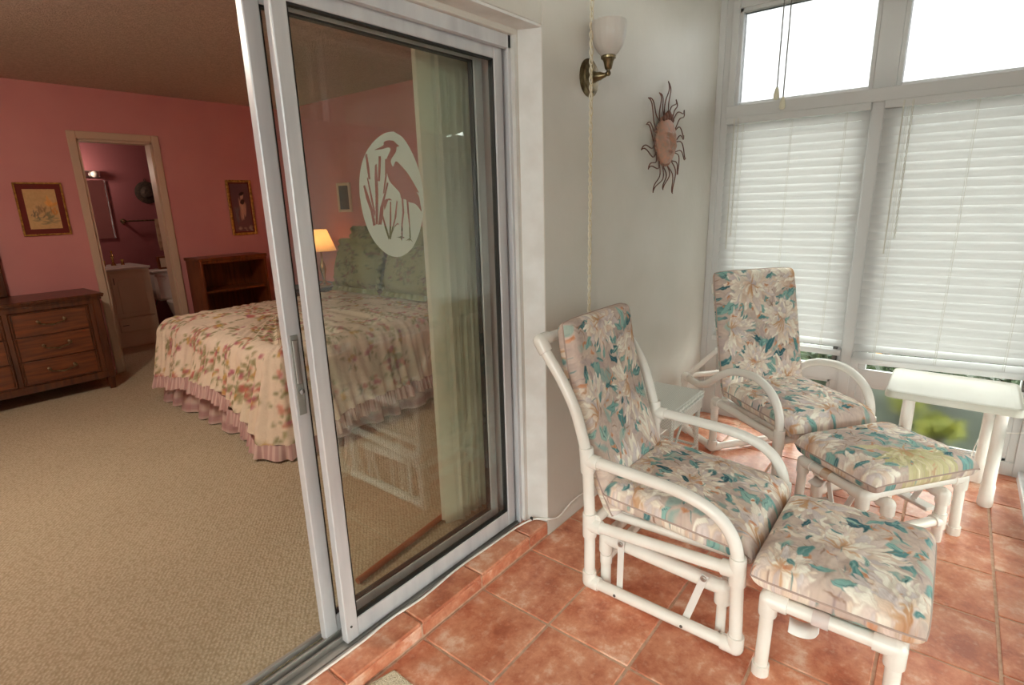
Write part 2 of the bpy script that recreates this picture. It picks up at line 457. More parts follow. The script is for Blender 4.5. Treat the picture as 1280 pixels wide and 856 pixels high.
M['shelf_wood'] = mat('bookcase_wood', (128, 66, 30), .35, c2=(92, 44, 18), nscale=14, stretch=(3, 1, .3), coat=.1)
M['rod_wood'] = mat('rod_wood', (166, 92, 54), .5, c2=(140, 72, 40), nscale=20, stretch=(.1, 1, 1))
M['brass_old'] = mat('antique_brass', (138, 122, 92), .28, .9, c2=(92, 76, 54), nscale=30)
M['brass'] = mat('brass', (190, 158, 92), .25, .95)
M['shade_glass'] = translucent_mat('frosted_shade', (228, 223, 218), .4, .25)
M['gold'] = mat('gilt', (206, 160, 80), .4, .35, c2=(140, 100, 36), nscale=40)
M['maroon'] = mat('maroon_mat', (112, 38, 30), .8)
M['copper'] = mat('weathered_copper', (192, 140, 118), .5, .3, c2=(164, 138, 122), nscale=45, ndet=6, bump=.3, bscale=200)
M['copper_dark'] = mat('copper_wire', (126, 84, 68), .5, .5, c2=(96, 66, 56), nscale=60)
M['wicker'] = None
M['resin'] = mat('table_resin', (204, 199, 186), .36, c2=(197, 191, 177), nscale=5, bump=.08, bscale=260)
M['rug'] = mat('cream_rug', (226, 216, 190), .98, c2=(204, 192, 164), nscale=90, bump=1, bscale=180, bdist=.01)
M['vanity'] = mat('vanity_paint', (214, 196, 170), .5)
M['ceramic'] = mat('ceramic', (216, 208, 200), .15)
M['mirror'] = mat('mirror', (220, 222, 222), .02, 1.0)
M['towel'] = mat('towel', (178, 148, 120), .95, c2=(150, 116, 90), nscale=20, bump=.5, bscale=200)
M['hat_dark'] = mat('dark_straw', (48, 40, 34), .8, c2=(74, 60, 48), nscale=50)
M['black'] = mat('black', (24, 22, 22), .4)
M['cloth_print'] = mat('cushion_print', (200, 200, 200), .85, attr='print', bump=.35, bscale=700, bdist=.0008, spec=.25)
M['quilt_print'] = mat('quilt_print', (200, 200, 200), .9, attr='print', bump=.5, bscale=70, bdist=.006, spec=.2)
M['paint_print'] = mat('painted_print', (200, 200, 200), .6, attr='print')
M['lamp_shade'] = None
M['leaf'] = mat('leaf_green', (60, 80, 42), .6, c2=(34, 52, 28), nscale=4)
M['leaf_yellow'] = mat('leaf_yellow', (150, 148, 56), .6, c2=(96, 108, 40), nscale=4)
M['leaf_orange'] = mat('leaf_orange', (214, 150, 70), .6, c2=(190, 170, 80), nscale=4)
M['lawn'] = mat('lawn', (46, 54, 36), .9, c2=(28, 36, 24), nscale=8, bump=.6, bscale=60, bdist=.03)
M['bark'] = mat('stem_bark', (96, 76, 56), .8)
M['concrete'] = mat('exterior_stucco', (216, 212, 204), .9, c2=(200, 196, 188), nscale=6)

def tile_material():
    t = NT('terracotta_tile')
    b = t.n('ShaderNodeBsdfPrincipled'); b.inputs['Roughness'].default_value = .34
    tc = t.n('ShaderNodeTexCoord')
    va = t.n('ShaderNodeVertexColor', layer_name='tone')
    sep = t.n('ShaderNodeSeparateColor'); t.l(va, 0, sep, 0)
    add = t.n('ShaderNodeVectorMath', operation='MULTIPLY_ADD'); t.l(va, 0, add, 0); add.inputs[1].default_value = (37, 21, 11); t.l(tc, 'Object', add, 2)
    n1 = t.n('ShaderNodeTexNoise'); n1.inputs['Scale'].default_value = 7; n1.inputs['Detail'].default_value = 7; n1.inputs['Roughness'].default_value = .68; t.l(add, 0, n1, 'Vector')
    r1 = t.n('ShaderNodeValToRGB'); t.l(n1, 0, r1, 0)
    el = r1.color_ramp.elements
    el[0].position = .34; el[0].color = (*lin((172, 96, 70)), 1)
    el[1].position = .69; el[1].color = (*lin((240, 208, 186)), 1)
    e = el.new(.44); e.color = (*lin((196, 118, 88)), 1)
    e = el.new(.56); e.color = (*lin((216, 148, 116)), 1)
    n2 = t.n('ShaderNodeTexNoise'); n2.inputs['Scale'].default_value = 46; n2.inputs['Detail'].default_value = 5; t.l(add, 0, n2, 'Vector')
    r2 = t.n('ShaderNodeMapRange'); r2.inputs['From Min'].default_value = .55; r2.inputs['From Max'].default_value = .75; r2.inputs['To Max'].default_value = .45; t.l(n2, 0, r2, 0)
    mx = t.n('ShaderNodeMix', data_type='RGBA'); mx.inputs[7].default_value = (*lin((226, 186, 162)), 1); t.l(r2, 0, mx, 'Factor'); t.l(r1, 0, mx, 6)
    hs = t.n('ShaderNodeHueSaturation'); t.l(mx, 2, hs, 'Color')
    mr = t.n('ShaderNodeMapRange'); mr.inputs['To Min'].default_value = .9; mr.inputs['To Max'].default_value = 1.1; t.l(sep, 0, mr, 0); t.l(mr, 0, hs, 'Value')
    t.l(hs, 0, b, 'Base Color')
    bp = t.n('ShaderNodeBump'); bp.inputs['Strength'].default_value = .25; bp.inputs['Distance'].default_value = .004; t.l(n1, 0, bp, 'Height'); t.l(bp, 0, b, 'Normal')
    t.l(b, 0, t.out, 0); return t.m
M['tile'] = tile_material()

def carpet_material():
    t = NT('berber_carpet')
    b = t.n('ShaderNodeBsdfPrincipled'); b.inputs['Roughness'].default_value = .97; b.inputs['Specular IOR Level'].default_value = .1
    tc = t.n('ShaderNodeTexCoord'); mp = t.n('ShaderNodeMapping'); mp.inputs['Rotation'].default_value = (0, 0, math.radians(38)); t.l(tc, 'Object', mp, 0)
    w = t.n('ShaderNodeTexWave'); w.inputs['Scale'].default_value = 22; w.inputs['Distortion'].default_value = 2.2; w.inputs['Detail'].default_value = 2; w.inputs['Detail Scale'].default_value = 4; t.l(mp, 0, w, 'Vector')
    n = t.n('ShaderNodeTexVoronoi'); n.inputs['Scale'].default_value = 95; t.l(tc, 'Object', n, 'Vector')
    big = t.n('ShaderNodeTexNoise'); big.inputs['Scale'].default_value = 1.6; big.inputs['Detail'].default_value = 3; t.l(tc, 'Object', big, 'Vector')
    m = t.n('ShaderNodeMath', operation='MULTIPLY'); t.l(w, 'Fac', m, 0); m.inputs[1].default_value = .30
    a = t.n('ShaderNodeMath', operation='ADD'); t.l(m, 0, a, 0); t.l(n, 0, a, 1)
    r = t.n('ShaderNodeValToRGB'); t.l(a, 0, r, 0)
    r.color_ramp.elements[0].position = .15; r.color_ramp.elements[0].color = (*lin((202, 188, 162)), 1)
    r.color_ramp.elements[1].position = .95; r.color_ramp.elements[1].color = (*lin((170, 154, 126)), 1)
    mr = t.n('ShaderNodeMapRange'); mr.inputs['To Min'].default_value = .9; mr.inputs['To Max'].default_value = 1.1; t.l(big, 0, mr, 0)
    hs = t.n('ShaderNodeHueSaturation'); t.l(r, 0, hs, 'Color'); t.l(mr, 0, hs, 'Value'); t.l(hs, 0, b, 'Base Color')
    bp = t.n('ShaderNodeBump'); bp.inputs['Strength'].default_value = .5; bp.inputs['Distance'].default_value = .005; bp.invert = True; t.l(a, 0, bp, 'Height'); t.l(bp, 0, b, 'Normal')
    t.l(b, 0, t.out, 0); return t.m
M['carpet'] = carpet_material()

def shade_material():
    t = NT('lit_lamp_shade')
    b = t.n('ShaderNodeBsdfPrincipled'); b.inputs['Base Color'].default_value = (*lin((240, 214, 176)), 1); b.inputs['Roughness'].default_value = .8
    tl = t.n('ShaderNodeBsdfTranslucent'); tl.inputs[0].default_value = (*lin((250, 210, 160)), 1)
    mx = t.n('ShaderNodeMixShader'); mx.inputs[0].default_value = .5; t.l(b, 0, mx, 1); t.l(tl, 0, mx, 2)
    t.l(mx, 0, t.out, 0); return t.m
M['lamp_shade'] = shade_material()

def wicker_material():
    t = NT('white_wicker')
    b = t.n('ShaderNodeBsdfPrincipled'); b.inputs['Roughness'].default_value = .5
    tc = t.n('ShaderNodeTexCoord'); ck = t.n('ShaderNodeTexChecker'); ck.inputs['Scale'].default_value = 130; t.l(tc, 'Object', ck, 'Vector')
    ck.inputs[1].default_value = (*lin((236, 236, 230)), 1); ck.inputs[2].default_value = (*lin((214, 215, 208)), 1); t.l(ck, 0, b, 'Base Color')
    bp = t.n('ShaderNodeBump'); bp.inputs['Strength'].default_value = .6; bp.inputs['Distance'].default_value = .003; t.l(ck, 1, bp, 'Height'); t.l(bp, 0, b, 'Normal')
    t.l(b, 0, t.out, 0); return t.m
M['wicker'] = wicker_material()

def lower_pane_material():
    # slightly wavy plastic storm pane: lets light through, blurs the garden
    t = NT('storm_pane')
    r = t.n('ShaderNodeBsdfRefraction'); r.inputs['IOR'].default_value = 1.25; r.inputs['Roughness'].default_value = .34; r.inputs[0].default_value = (*lin((236, 240, 236)), 1)
    g = t.n('ShaderNodeBsdfGlossy'); g.inputs['Roughness'].default_value = .15
    f = t.n('ShaderNodeFresnel'); f.inputs[0].default_value = 1.12
    mx = t.n('ShaderNodeMixShader'); t.l(f, 0, mx, 0); t.l(r, 0, mx, 1); t.l(g, 0, mx, 2); t.l(mx, 0, t.out, 0); return t.m
M['storm'] = lower_pane_material()

# ------------------------------------------------------------------ dimensions
YW = 1.30      # sunroom face of the door wall
XW = 3.735     # window wall
YS = -0.48     # outer wall (opposite the door)
XO = -1.70
ZB = 0.055     # carpet level
ZC = 2.72
OPX0, OPX1 = -0.04, 1.84
YB0 = 1.60     # bedroom face of the door wall
YB1 = 5.96     # pink wall
XB1 = 3.50; XB0 = -1.70

# ------------------------------------------------------------------ room shell
def tile_floor():
    mb = MB(); tones = []
    P = .3195; g = .010
    rs = random.Random(3)
    mb.box(XO, YS-.05, -.10, XW+.12, 1.42, -.004, 1)
    nv0 = len(mb.v); tones += [0.5]*nv0
    j = 0
    y1 = YW
    while y1 > YS:
        y0 = y1-P
        off = 0.0 if y0 > -.31 else .05
        x = 1.70-P*14+off
        while x < XW:
            x0, x1 = max(x, XO), min(x+P, XW+.02)
            yy0 = max(y0, YS)
            if x1-x0 > .02 and y1-yy0 > .02:
                n0 = len(mb.v); tn = rs.random(); dz = rs.uniform(-.0005, .0005)
                gg = g/2
                mb.box(x0+gg, yy0+gg, -.02, x1-gg, y1-gg, dz, 0, ch=.0025)
                tones += [tn]*(len(mb.v)-n0)
            x += P
        y1 -= P
    o = mb.build('floor', [M['tile'], M['grout']], smooth=30)
    ca = o.data.color_attributes.new('tone', 'FLOAT_COLOR', 'POINT')
    if len(o.data.vertices) == len(tones):
        a = np.ones((len(tones), 4), np.float32); a[:, 0] = tones; a[:, 1] = np.array(tones)*.7; a[:, 2] = np.array(tones)*.3; ca.data.foreach_set('color', a.ravel())
    struct(o, 'terracotta square floor tiles of the sunroom with pale grout', 'floor')
    # raised tiled step along the sliding door
    mb = MB(); tones = []
    mb.box(OPX0, YW+.004, -.02, OPX1, 1.415, .055, 1); tones += [.5]*8
    x = 1.70-P*6
    while x < OPX1:
        x0, x1 = max(x, OPX0), min(x+P, OPX1)
        if x1-x0 > .02:
            for (ya, yb, za, zb_) in ((YW+.001, 1.403, .05, .066), (YW-.001, YW+.012, .006, .052)):
                n0 = len(mb.v); tn = rs.random(); mb.box(x0+.004, ya, za, x1-.004, yb, zb_, 0, ch=.004); tones += [tn]*(len(mb.v)-n0)
        x += P
    o = mb.build('trim_1', [M['tile'], M['grout']], smooth=30)
    ca = o.data.color_attributes.new('tone', 'FLOAT_COLOR', 'POINT')
    a = np.ones((len(o.data.vertices), 4), np.float32)
    if len(tones) == len(a): a[:, 0] = tones; a[:, 1] = np.array(tones)*.7; a[:, 2] = np.array(tones)*.3
    ca.data.foreach_set('color', a.ravel())
    struct(o, 'low tiled step running under the sliding glass door', 'step')
tile_floor()

mb = MB()
mb.box(OPX1, YW, -.1, XW, YB0, ZC+.1); mb.box(XO, YW, -.1, OPX0, YB0, ZC+.1); mb.box(OPX0, YW, 2.13, OPX1, YB0, ZC+.1)
mb.box(OPX1-.044, 1.385, .055, OPX1, YB0, 2.13); mb.box(OPX0, 1.385, 2.10, OPX1-.044, YB0, 2.13)
struct(mb.build('wall_north', M['white_wall'], smooth=False, bevel=.004), 'white painted wall with the sliding door opening', 'wall')
mb = MB(); mb.prism([(OPX1-.002, YW+.002), (OPX1-.046, 1.402), (OPX1-.002, 1.402)], .07, 2.128); mb.box(OPX0, YW+.002, 2.120, OPX1-.002, 1.402, 2.129)
mb.box(OPX1-.060, 1.386, .07, OPX1-.044, 1.402, 2.12)
struct(mb.build('trim_6', M['white_trim'], smooth=False), 'reveal lining around the sliding door, whiter than the wall', 'door reveal')  # lining in a whiter colour than the wall
# bedroom skin of the same wall
mb = MB()
mb.box(OPX1+.0, YB0, ZB, XB1, YB0+.01, 2.54); mb.box(XB0, YB0, ZB, OPX0, YB0+.01, 2.54); mb.box(OPX0, YB0, 2.14, OPX1, YB0+.01, 2.54)
struct(mb.build('wall_bedroom_south', M['pink_wall'], smooth=False), 'pink bedroom side of the sliding door wall', 'wall')
struct(MB().box(XB0, 1.535, -.1, XB1, 7.75, ZB).build('floor_bedroom', M['carpet'], smooth=False), 'beige woven carpet of the bedroom', 'floor')
mb = MB()
dl, dr, dh = 1.572, 2.148, 2.122
mb.box(XB0, YB1, ZB, dl, YB1+.12, 2.54); mb.box(dr, YB1, ZB, XB1, YB1+.12, 2.54); mb.box(dl, YB1, dh, dr, YB1+.12, 2.54)
struct(mb.build('wall_bedroom_north', M['pink_wall'], smooth=False), 'pink bedroom wall with the bathroom doorway', 'wall')
struct(MB().box(XB1, YB0, -.1, XB1+.12, YB1+.12, 2.6).build('wall_bedroom_east', M['pink_wall'], smooth=False), 'pink wall behind the head of the bed', 'wall')
struct(MB().box(XB0-.1, YB0, -.1, XB0, YB1+.12, 2.6).build('wall_bedroom_west', M['pink_wall'], smooth=False), 'pink bedroom wall left of view', 'wall')
struct(MB().box(XB0-.1, YB0, 2.54, XB1+.12, YB1+.12, 2.64).build('ceiling_bedroom', M['popcorn'], smooth=False), 'rough textured bedroom ceiling', 'ceiling')
# doorway casing
mb = MB()
w = .062
for (a, b) in ((dl-w, dl), (dr, dr+w)): mb.box(a, YB1-.018, ZB, b, YB1, dh+w, ch=.006)
mb.box(dl, YB1-.018, dh, dr, YB1, dh+w, ch=.006)
mb.box(dl-.001, YB1, ZB, dl+.018, YB1+.12, dh); mb.box(dr-.018, YB1, ZB, dr+.001, YB1+.12, dh); mb.box(dl, YB1, dh-.018, dr, YB1+.12, dh)
struct(mb.build('trim_2', mat('casing_paint', (206, 182, 156), .5), smooth=False), 'cream painted casing around the bathroom doorway', 'door casing')
# bathroom shell
bx0, bx1, by1, bz = 1.30, 3.1, 7.62, 2.42
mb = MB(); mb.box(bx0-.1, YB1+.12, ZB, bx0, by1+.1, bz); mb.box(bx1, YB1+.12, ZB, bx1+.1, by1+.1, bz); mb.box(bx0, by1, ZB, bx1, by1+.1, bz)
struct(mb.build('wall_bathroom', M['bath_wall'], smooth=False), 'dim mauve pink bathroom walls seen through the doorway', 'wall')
struct(MB().box(bx0-.1, YB1+.12, bz, bx1+.1, by1+.1, bz+.1).build('ceiling_bathroom', M['popcorn'], smooth=False), 'bathroom ceiling', 'ceiling')
# sunroom ceiling, end wall, and a window added there for fill light
struct(MB().box(XO-.1, YS-.1, ZC, XW+.12, YW, ZC+.1).build('ceiling', M['smooth_ceiling'], smooth=False), 'white sunroom ceiling', 'ceiling')
mb = MB(); mb.box(XO-.1, YS-.1, -.1, XO, YS+.08, ZC); mb.box(XO-.1, YW-.10, -.1, XO, YW, ZC); mb.box(XO-.1, YS+.08, 2.58, XO, YW-.10, ZC); mb.box(XO-.1, YS+.08, -.1, XO, YW-.10, .10)
struct(mb.build('wall_west', M['white_wall'], smooth=False), 'far end wall of the sunroom around the added fill window', 'wall')
r_ = sthing('window_7', 'tall clear window added at the unseen far end to let in fill light', 'window', (XO-.05, .41, 0))
mb = MB()
for (a, b, c, d) in ((-.81, .10, -.77, 2.58), (.75, .10, .79, 2.58), (-.03, .10, .03, 2.58), (-.81, .10, .79, .15), (-.81, 2.53, .79, 2.58), (-.81, 1.28, .79, 1.33)): mb.box(-.03, a, b, .03, c, d)
mb.build('frame', M['win_frame'], r_, smooth=False)
for a, b in ((-.77, -.03), (.03, .75)): MB().box(-.003, a, .15, .003, b, 2.53).build('window_pane', M['glass_clear'], r_, smooth=False)

# ------------------------------------------------------------------ window walls (axis 'y': wall at x=XW; axis 'x': wall at y=YS)
def wmap(axis):
    if axis == 'y': return lambda a0, d0, z0, a1, d1, z1: (XW+d0, a0, z0, XW+d1, a1, z1)
    return lambda a0, d0, z0, a1, d1, z1: (a0, YS-d1, z0, a1, YS-d0, z1)
Z_RL, Z_RU, Z_T = 1.968, 2.033, 2.578
def window_bay(n, axis, a0, a1, label):
    m = wmap(axis)
    root = sthing('window_%d' % n, label, 'window', ((XW, (a0+a1)/2, 0) if axis == 'y' else ((a0+a1)/2, YS, 0)))
    inv = Vector(root.location)
    def B(*s_): 
        mb = MB()
        for s in s_:
            q = list(m(*s)); mb.box(q[0]-inv.x, q[1]-inv.y, q[2], q[3]-inv.x, q[4]-inv.y, q[5], ch=.002)
        return mb
    f = .022
    B((a0, 0, Z_RU, a0+f, .07, Z_T), (a1-f, 0, Z_RU, a1, .07, Z_T), (a0, 0, Z_T-f, a1, .07, Z_T), (a0, .02, Z_RU, a1, .07, Z_RU+f)).build('upper_frame', M['win_frame'], root)
    B((a0+f, .035, Z_RU+f, a1-f, .039, Z_T-f)).build('upper_pane', M['glass_dim'] if axis == 'y' else M['glass_clear'], root, smooth=False)
    B((a0, 0, .0, a1, .030, .075), (a0, .01, .0, a0+.035, .07, Z_RL), (a1-.035, .01, .0, a1, .07, Z_RL), (a0, .0, .381, a1, .022, .477), (a0, .01, 1.93, a1, .07, Z_RL)).build('lower_frame', M['win_frame'], root)
    g = .018
    B((a0+.035, .012, .075, a0+.035+g, .029, .381), (a1-.035-g, .012, .075, a1-.035, .029, .381), (a0+.035, .012, .381-g, a1-.035, .029, .381), (a0+.035, .012, .075, a1-.035, .029, .075+g)).build('pane_bead', M['win_frame'], root)
    B((a0+.05, .03, .09, a1-.05, .034, .365)).build('lower_pane', M['storm'], root, smooth=False)
    B((a0+.035, .016, .477, a1-.035, .020, 1.93)).build('middle_pane', M['glass_clear'], root, smooth=False)
    ck = B((a0+.010, -.030, .48, a0+.034, 0, .61)) if axis == 'y' else None
    if ck: ck.build('crank_handle', M['metal_dark'], root)
    return root
window_bay(1, 'y', .462, 1.19, 'left window bay beside the white wall, blind almost down to the middle rail')
window_bay(2, 'y', -.40, .357, 'right window bay behind the white side table')
mb = MB()
mb.box(XW-.004, .357, 0, XW+.08, .462, Z_T)            # centre mullion
mb.box(XW-.012, .395, .0, XW-.004, .452, Z_RL)
mb.box(XW-.006, 1.19, 0, XW+.08, 1.30, ZC); mb.box(XW-.018, 1.262, 0, XW-.004, 1.30, ZC); mb.box(XW-.022, 1.185, Z_RL-.01, XW-.004, 1.225, 2.62)
mb.box(XW-.004, YS-.1, 0, XW+.08, -.40, ZC); mb.box(XW-.004, YS-.1, Z_T, XW+.1, 1.30, ZC+.1)
mb.box(XW-.004, YS-.1, -.1, XW+.12, 1.3, .0)
struct(mb.build('wall_east', M['win_frame'], smooth=False, bevel=.003), 'pale grey painted window framing at the end of the sunroom', 'wall')
struct(MB().box(XW-.045, -.46, Z_RL-.004, XW-.0, 1.225, Z_RU, ch=.003).build('trim_3', M['win_frame'], smooth=False), 'horizontal board between the blinds and the bright upper windows', 'trim')
nb = 4; bw = (XW-XO)/nb
mb = MB()
for i in range(nb):
    a0 = XO+i*bw+.04; a1 = XO+(i+1)*bw-.04
    window_bay(3+i, 'x', a0, a1, ['outer wall window bay, %s' % q for q in ('farthest from the garden end wall', 'second from the white end wall', 'third from the white end wall', 'next to the garden end wall')][i])
for i in range(nb+1):
    a = XO+i*bw; mb.box(a-.04, YS-.08, 0, a+.04, YS+.004, Z_T)
mb.box(XO, YS-.1, Z_T, XW, YS+.0, ZC); mb.box(XO, YS-.1, -.1, XW, YS, 0.0)
struct(mb.build('wall_south', M['win_frame'], smooth=False), 'window framing of the long outer sunroom wall', 'wall')
mb = MB(); mb.prism([(YS-.1, ZC+.02), (YS-3.0, 2.16), (YS-3.0, 2.22), (YS-.1, ZC+.10)], XO-.3, XW+1.8, 'x')  # added out of view to keep sky reflections off the door glass
struct(mb.build('sky_blocker', M['concrete'], smooth=False), 'sloping slab added outside the outer wall to block the sky', 'roof')
struct(MB().box(XO, YS+.004, Z_RL-.004, XW-.05, YS+.045, Z_RU, ch=.003).build('trim_4', M['win_frame'], smooth=False), 'horizontal board on the outer sunroom wall', 'trim')
struct(MB().box(2.2, YS+.02, 0.0, XW-.03, YS+.062, .05, ch=.004).build('trim_5', M['metal_grey'], smooth=False), 'low metal track at the foot of the outer wall', 'trim')

def blind(axis, a0, a1, ztop, zbot, label, skew=0.0, group=None, chain_at=.15, wand_at=.08, tight=1.0):
    c = (a0+a1)/2; W = (a1-a0)
    loc = (XW-.034, c, 0) if axis == 'y' else (c, YS+.034, 0)
    # local: u along width (+u = +a), n = into the room
    if axis == 'y': T = lambda u, n, z: (-n, u, z)
    else: T = lambda u, n, z: (u, n, z)
    root = thing('window_blind', label, 'blind', loc, 0, group)
    def bxx(mb, u0, n0, z0, u1, n1, z1, **k):
        p = T(u0, n0, z0); q = T(u1, n1, z1); mb.box(p[0], p[1], p[2], q[0], q[1], q[2], **k)
    mb = MB(); bxx(mb, -W/2, -.026, ztop-.04, W/2, .018, ztop, ch=.003); mb.build('headrail', M['win_frame'], root)
    pitch = .0455; n = int((ztop-.05-zbot-.03)/pitch); mb = MB()
    for i in range(n+1):
        zc = ztop-.066-i*pitch
        fz = i/n
        sk = skew*fz**3
        lean = .39 if i < n-1 else .9
        P = []
        for s in (-1, -.5, 0, .5, 1):
            P.append((s*.0255*math.sin(lean)+.004*(1-s*s)+(.0), s*-.0255*math.cos(lean)))
        v = []; f = []
        for e, u in ((0, -W/2+.004), (1, W/2-.004)):
            dz = sk*(.5-e)*2 if axis == 'y' else 0
            for (nn, zz) in P: v.append(T(u, nn, zc+zz+dz*.5))
            for (nn, zz) in P[::-1]: v.append(T(u, nn-.0022, zc+zz+dz*.5))
        for k in range(10):
            k2 = (k+1) % 10; f.append((k, k2, 10+k2, 10+k))
        f.append(tuple(range(10))[::-1]); f.append(tuple(range(10, 20)))
        mb.add(v, f)
    mb.build('slats', M['blind'], root, smooth=50)
    mb = MB()
    v0 = T(-W/2, 0, 0)
    h = .018
    q = []
    for u, dz in ((-W/2, skew*.5), (W/2, -skew*.5)):
        for nn, zz in ((-.024, -h), (.020, -h), (.024, 0), (.020, h*.8), (-.024, h*.8)): q.append(T(u, nn, zbot+h+zz+dz))
    mb.add(q, [(0,1,2,3,4), (9,8,7,6,5)]+[(k, (k+1) % 5+0, 5+(k+1) % 5, 5+k)[::-1] for k in range(5)])
    mb.build('bottom_rail', M['blind'], root, smooth=30)
    mb = MB()
    for fr in (.14, .5, .86):
        u = -W/2+W*fr
        mb.tube([T(u, .0155, ztop-.03), T(u, .0155, zbot+.02)], .0011, 5)
        mb.tube([T(u+.008, .0155, ztop-.03), T(u+.008, .0155, zbot+.02)], .0008, 5)
    mb.build('ladder_cord', M['cord'], root)
    if axis == 'y':
        u = W/2-W*wand_at
        mb = MB(); mb.tube([T(u, .026, ztop-.01), T(u, .026, ztop-.8)], .0035, 6); mb.build('tilt_wand', M['cord'], root)
        u = W/2-W*chain_at; mb = MB()
        pts = [T(u+.004*math.sin(k*1.1), .024+.003*math.cos(k*1.1), ztop-.01-k*.012) for k in range(60)]
        mb.tube(pts, .0018, 5); mb.tube([T(u-.004*math.sin(k*1.1), .024-.003*math.cos(k*1.1), ztop-.01-k*.012) for k in range(60)], .0018, 5)
        mb.build('pull_cord', M['cord'], root)
    return root
blind('y', .452, 1.215, 1.966, .553, 'white slatted blind on the left window, beside the white wall with the sun', chain_at=.10, wand_at=.07)
blind('y', -.395, .392, 1.966, .535, 'white slatted blind on the right window with a sagging bottom rail', skew=.03, chain_at=.16, wand_at=.11)
for i in range(nb):
    blind('x', XO+i*bw+.03, XO+(i+1)*bw-.03, 1.966, .56, ['white closed blind on the outer wall nearest the white end wall', 'white closed blind on the outer wall, second from the white end wall', 'white closed blind on the outer wall, third from the white end wall', 'white closed blind on the outer wall nearest the garden window'][i], group='closed blinds on the outer wall')

# ------------------------------------------------------------------ sliding door
d1 = sthing('door_1', 'aluminium frame and tracks of the sliding glass door', 'door frame', (.88, 1.41, 0))
def D(mb, name, m, parent, o=(.88, 1.41, 0), **k):
    mb.v = [(a-o[0], b-o[1], c-o[2]) for a, b, c in mb.v]; return mb.build(name, m, parent, **k)
mb = MB()
mb.box(OPX0, 1.405, .02, 1.796, 1.56, .050)
for y, h in ((1.408, .062), (1.427, .056), (1.466, .072), (1.478, .056), (1.498, .074), (1.538, .074), (1.555, .064)): mb.box(OPX0, y, .05, 1.796, y+.006, h)
D(mb, 'sill_track', M['metal_sill'], d1, smooth=False)
mb = MB(); mb.box(OPX0, 1.405, 2.072, 1.796, 1.56, 2.10); mb.box(OPX0, 1.402, 2.055, 1.796, 1.424, 2.10); mb.box(OPX0, 1.466, 2.05, 1.796, 1.480, 2.10); mb.box(OPX0, 1.545, 2.045, 1.796, 1.56, 2.10)
D(mb, 'head_track', M['metal_grey'], d1, smooth=False, bevel=.0015)
mb = MB(); mb.box(1.778, 1.402, .05, 1.798, 1.56, 2.10); mb.box(1.764, 1.402, .05, 1.78, 1.412, 2.10); mb.box(1.764, 1.466, .05, 1.78, 1.478, 2.10); mb.box(1.764, 1.548, .05, 1.78, 1.56, 2.10)
mb.box(OPX0, 1.402, .05, OPX0+.02, 1.56, 2.10)
D(mb, 'jamb', M['metal_grey'], d1, smooth=False, bevel=.0015)

def panel(name, x0, x1, ya, yb, label, handle=False):
    o = (x0, ya, .06)
    r = sthing(name, label, 'door', o)
    sw = .047; yc = (ya+yb)/2
    mb = MB(); mb.box(x0, ya, .062, x0+sw, yb, 2.062, ch=.003); D(mb, 'stile', M['metal_grey'], r, o)
    mb = MB(); mb.box(x1-sw, ya, .062, x1, yb, 2.062, ch=.003); D(mb, 'stile', M['metal_grey'], r, o)
    mb = MB(); mb.box(x0+sw, ya+.002, 2.018, x1-sw, yb-.002, 2.062, ch=.002); D(mb, 'top_rail', M['metal_grey'], r, o)
    mb = MB(); mb.box(x0+sw, ya+.002, .062, x1-sw, yb-.002, .135, ch=.002); D(mb, 'bottom_rail', M['metal_grey'], r, o)
    mb = MB(); mb.box(x0+sw-.002, yc-.003, .132, x1-sw+.002, yc+.003, 2.02); D(mb, 'glass_pane', M['glass'], r, o, smooth=False)
    mb = MB()
    for (a, b, c, d) in ((x0+sw, .135, x0+sw+.006, 2.018), (x1-sw-.006, .135, x1-sw, 2.018), (x0+sw, .135, x1-sw, .141), (x0+sw, 2.012, x1-sw, 2.018)):
        mb.box(a, ya+.006, b, c, yb-.006, d)
    D(mb, 'gasket', M['gasket'], r, o, smooth=False)
    if handle:
        mb = MB(); xa, xb, za, zb = x0+.010, x0+.034, .885, 1.135
        mb.box(xa, ya-.003, za, xb, ya+.001, zb, ch=.001)
        h = D(mb, 'handle', mat('pull_plate', (150, 150, 144), .45, .3), r, o)
        mb = MB(); mb.box(xa+.004, ya-.006, za+.10, xb-.004, ya-.002, zb-.015, ch=.001); q = D(mb, 'latch_plate', M['steel'], h, o)
        mb = MB(); mb.lathe([(0, 0), (.008, 0), (.008, .008), (0, .008)], (xa+.012, ya-.012, za+.075), 'y', 12); D(mb, 'latch', M['chrome'], h, o)
    else:
        mb = MB(); mb.lathe([(0, 0), (.004, 0), (.004, .004), (0, .004)], (x0+.02, ya-.003, .12), 'y', 10); D(mb, 'screw', M['metal_dark'], r, o)
    return r, o
p2, o2 = panel('door_2', .842, 1.762, 1.430, 1.462, 'front sliding glass door panel carrying the etched heron')
p3, o3 = panel('door_3', .806, 1.726, 1.500, 1.533, 'rear sliding glass door panel with the recessed pull handle', True)
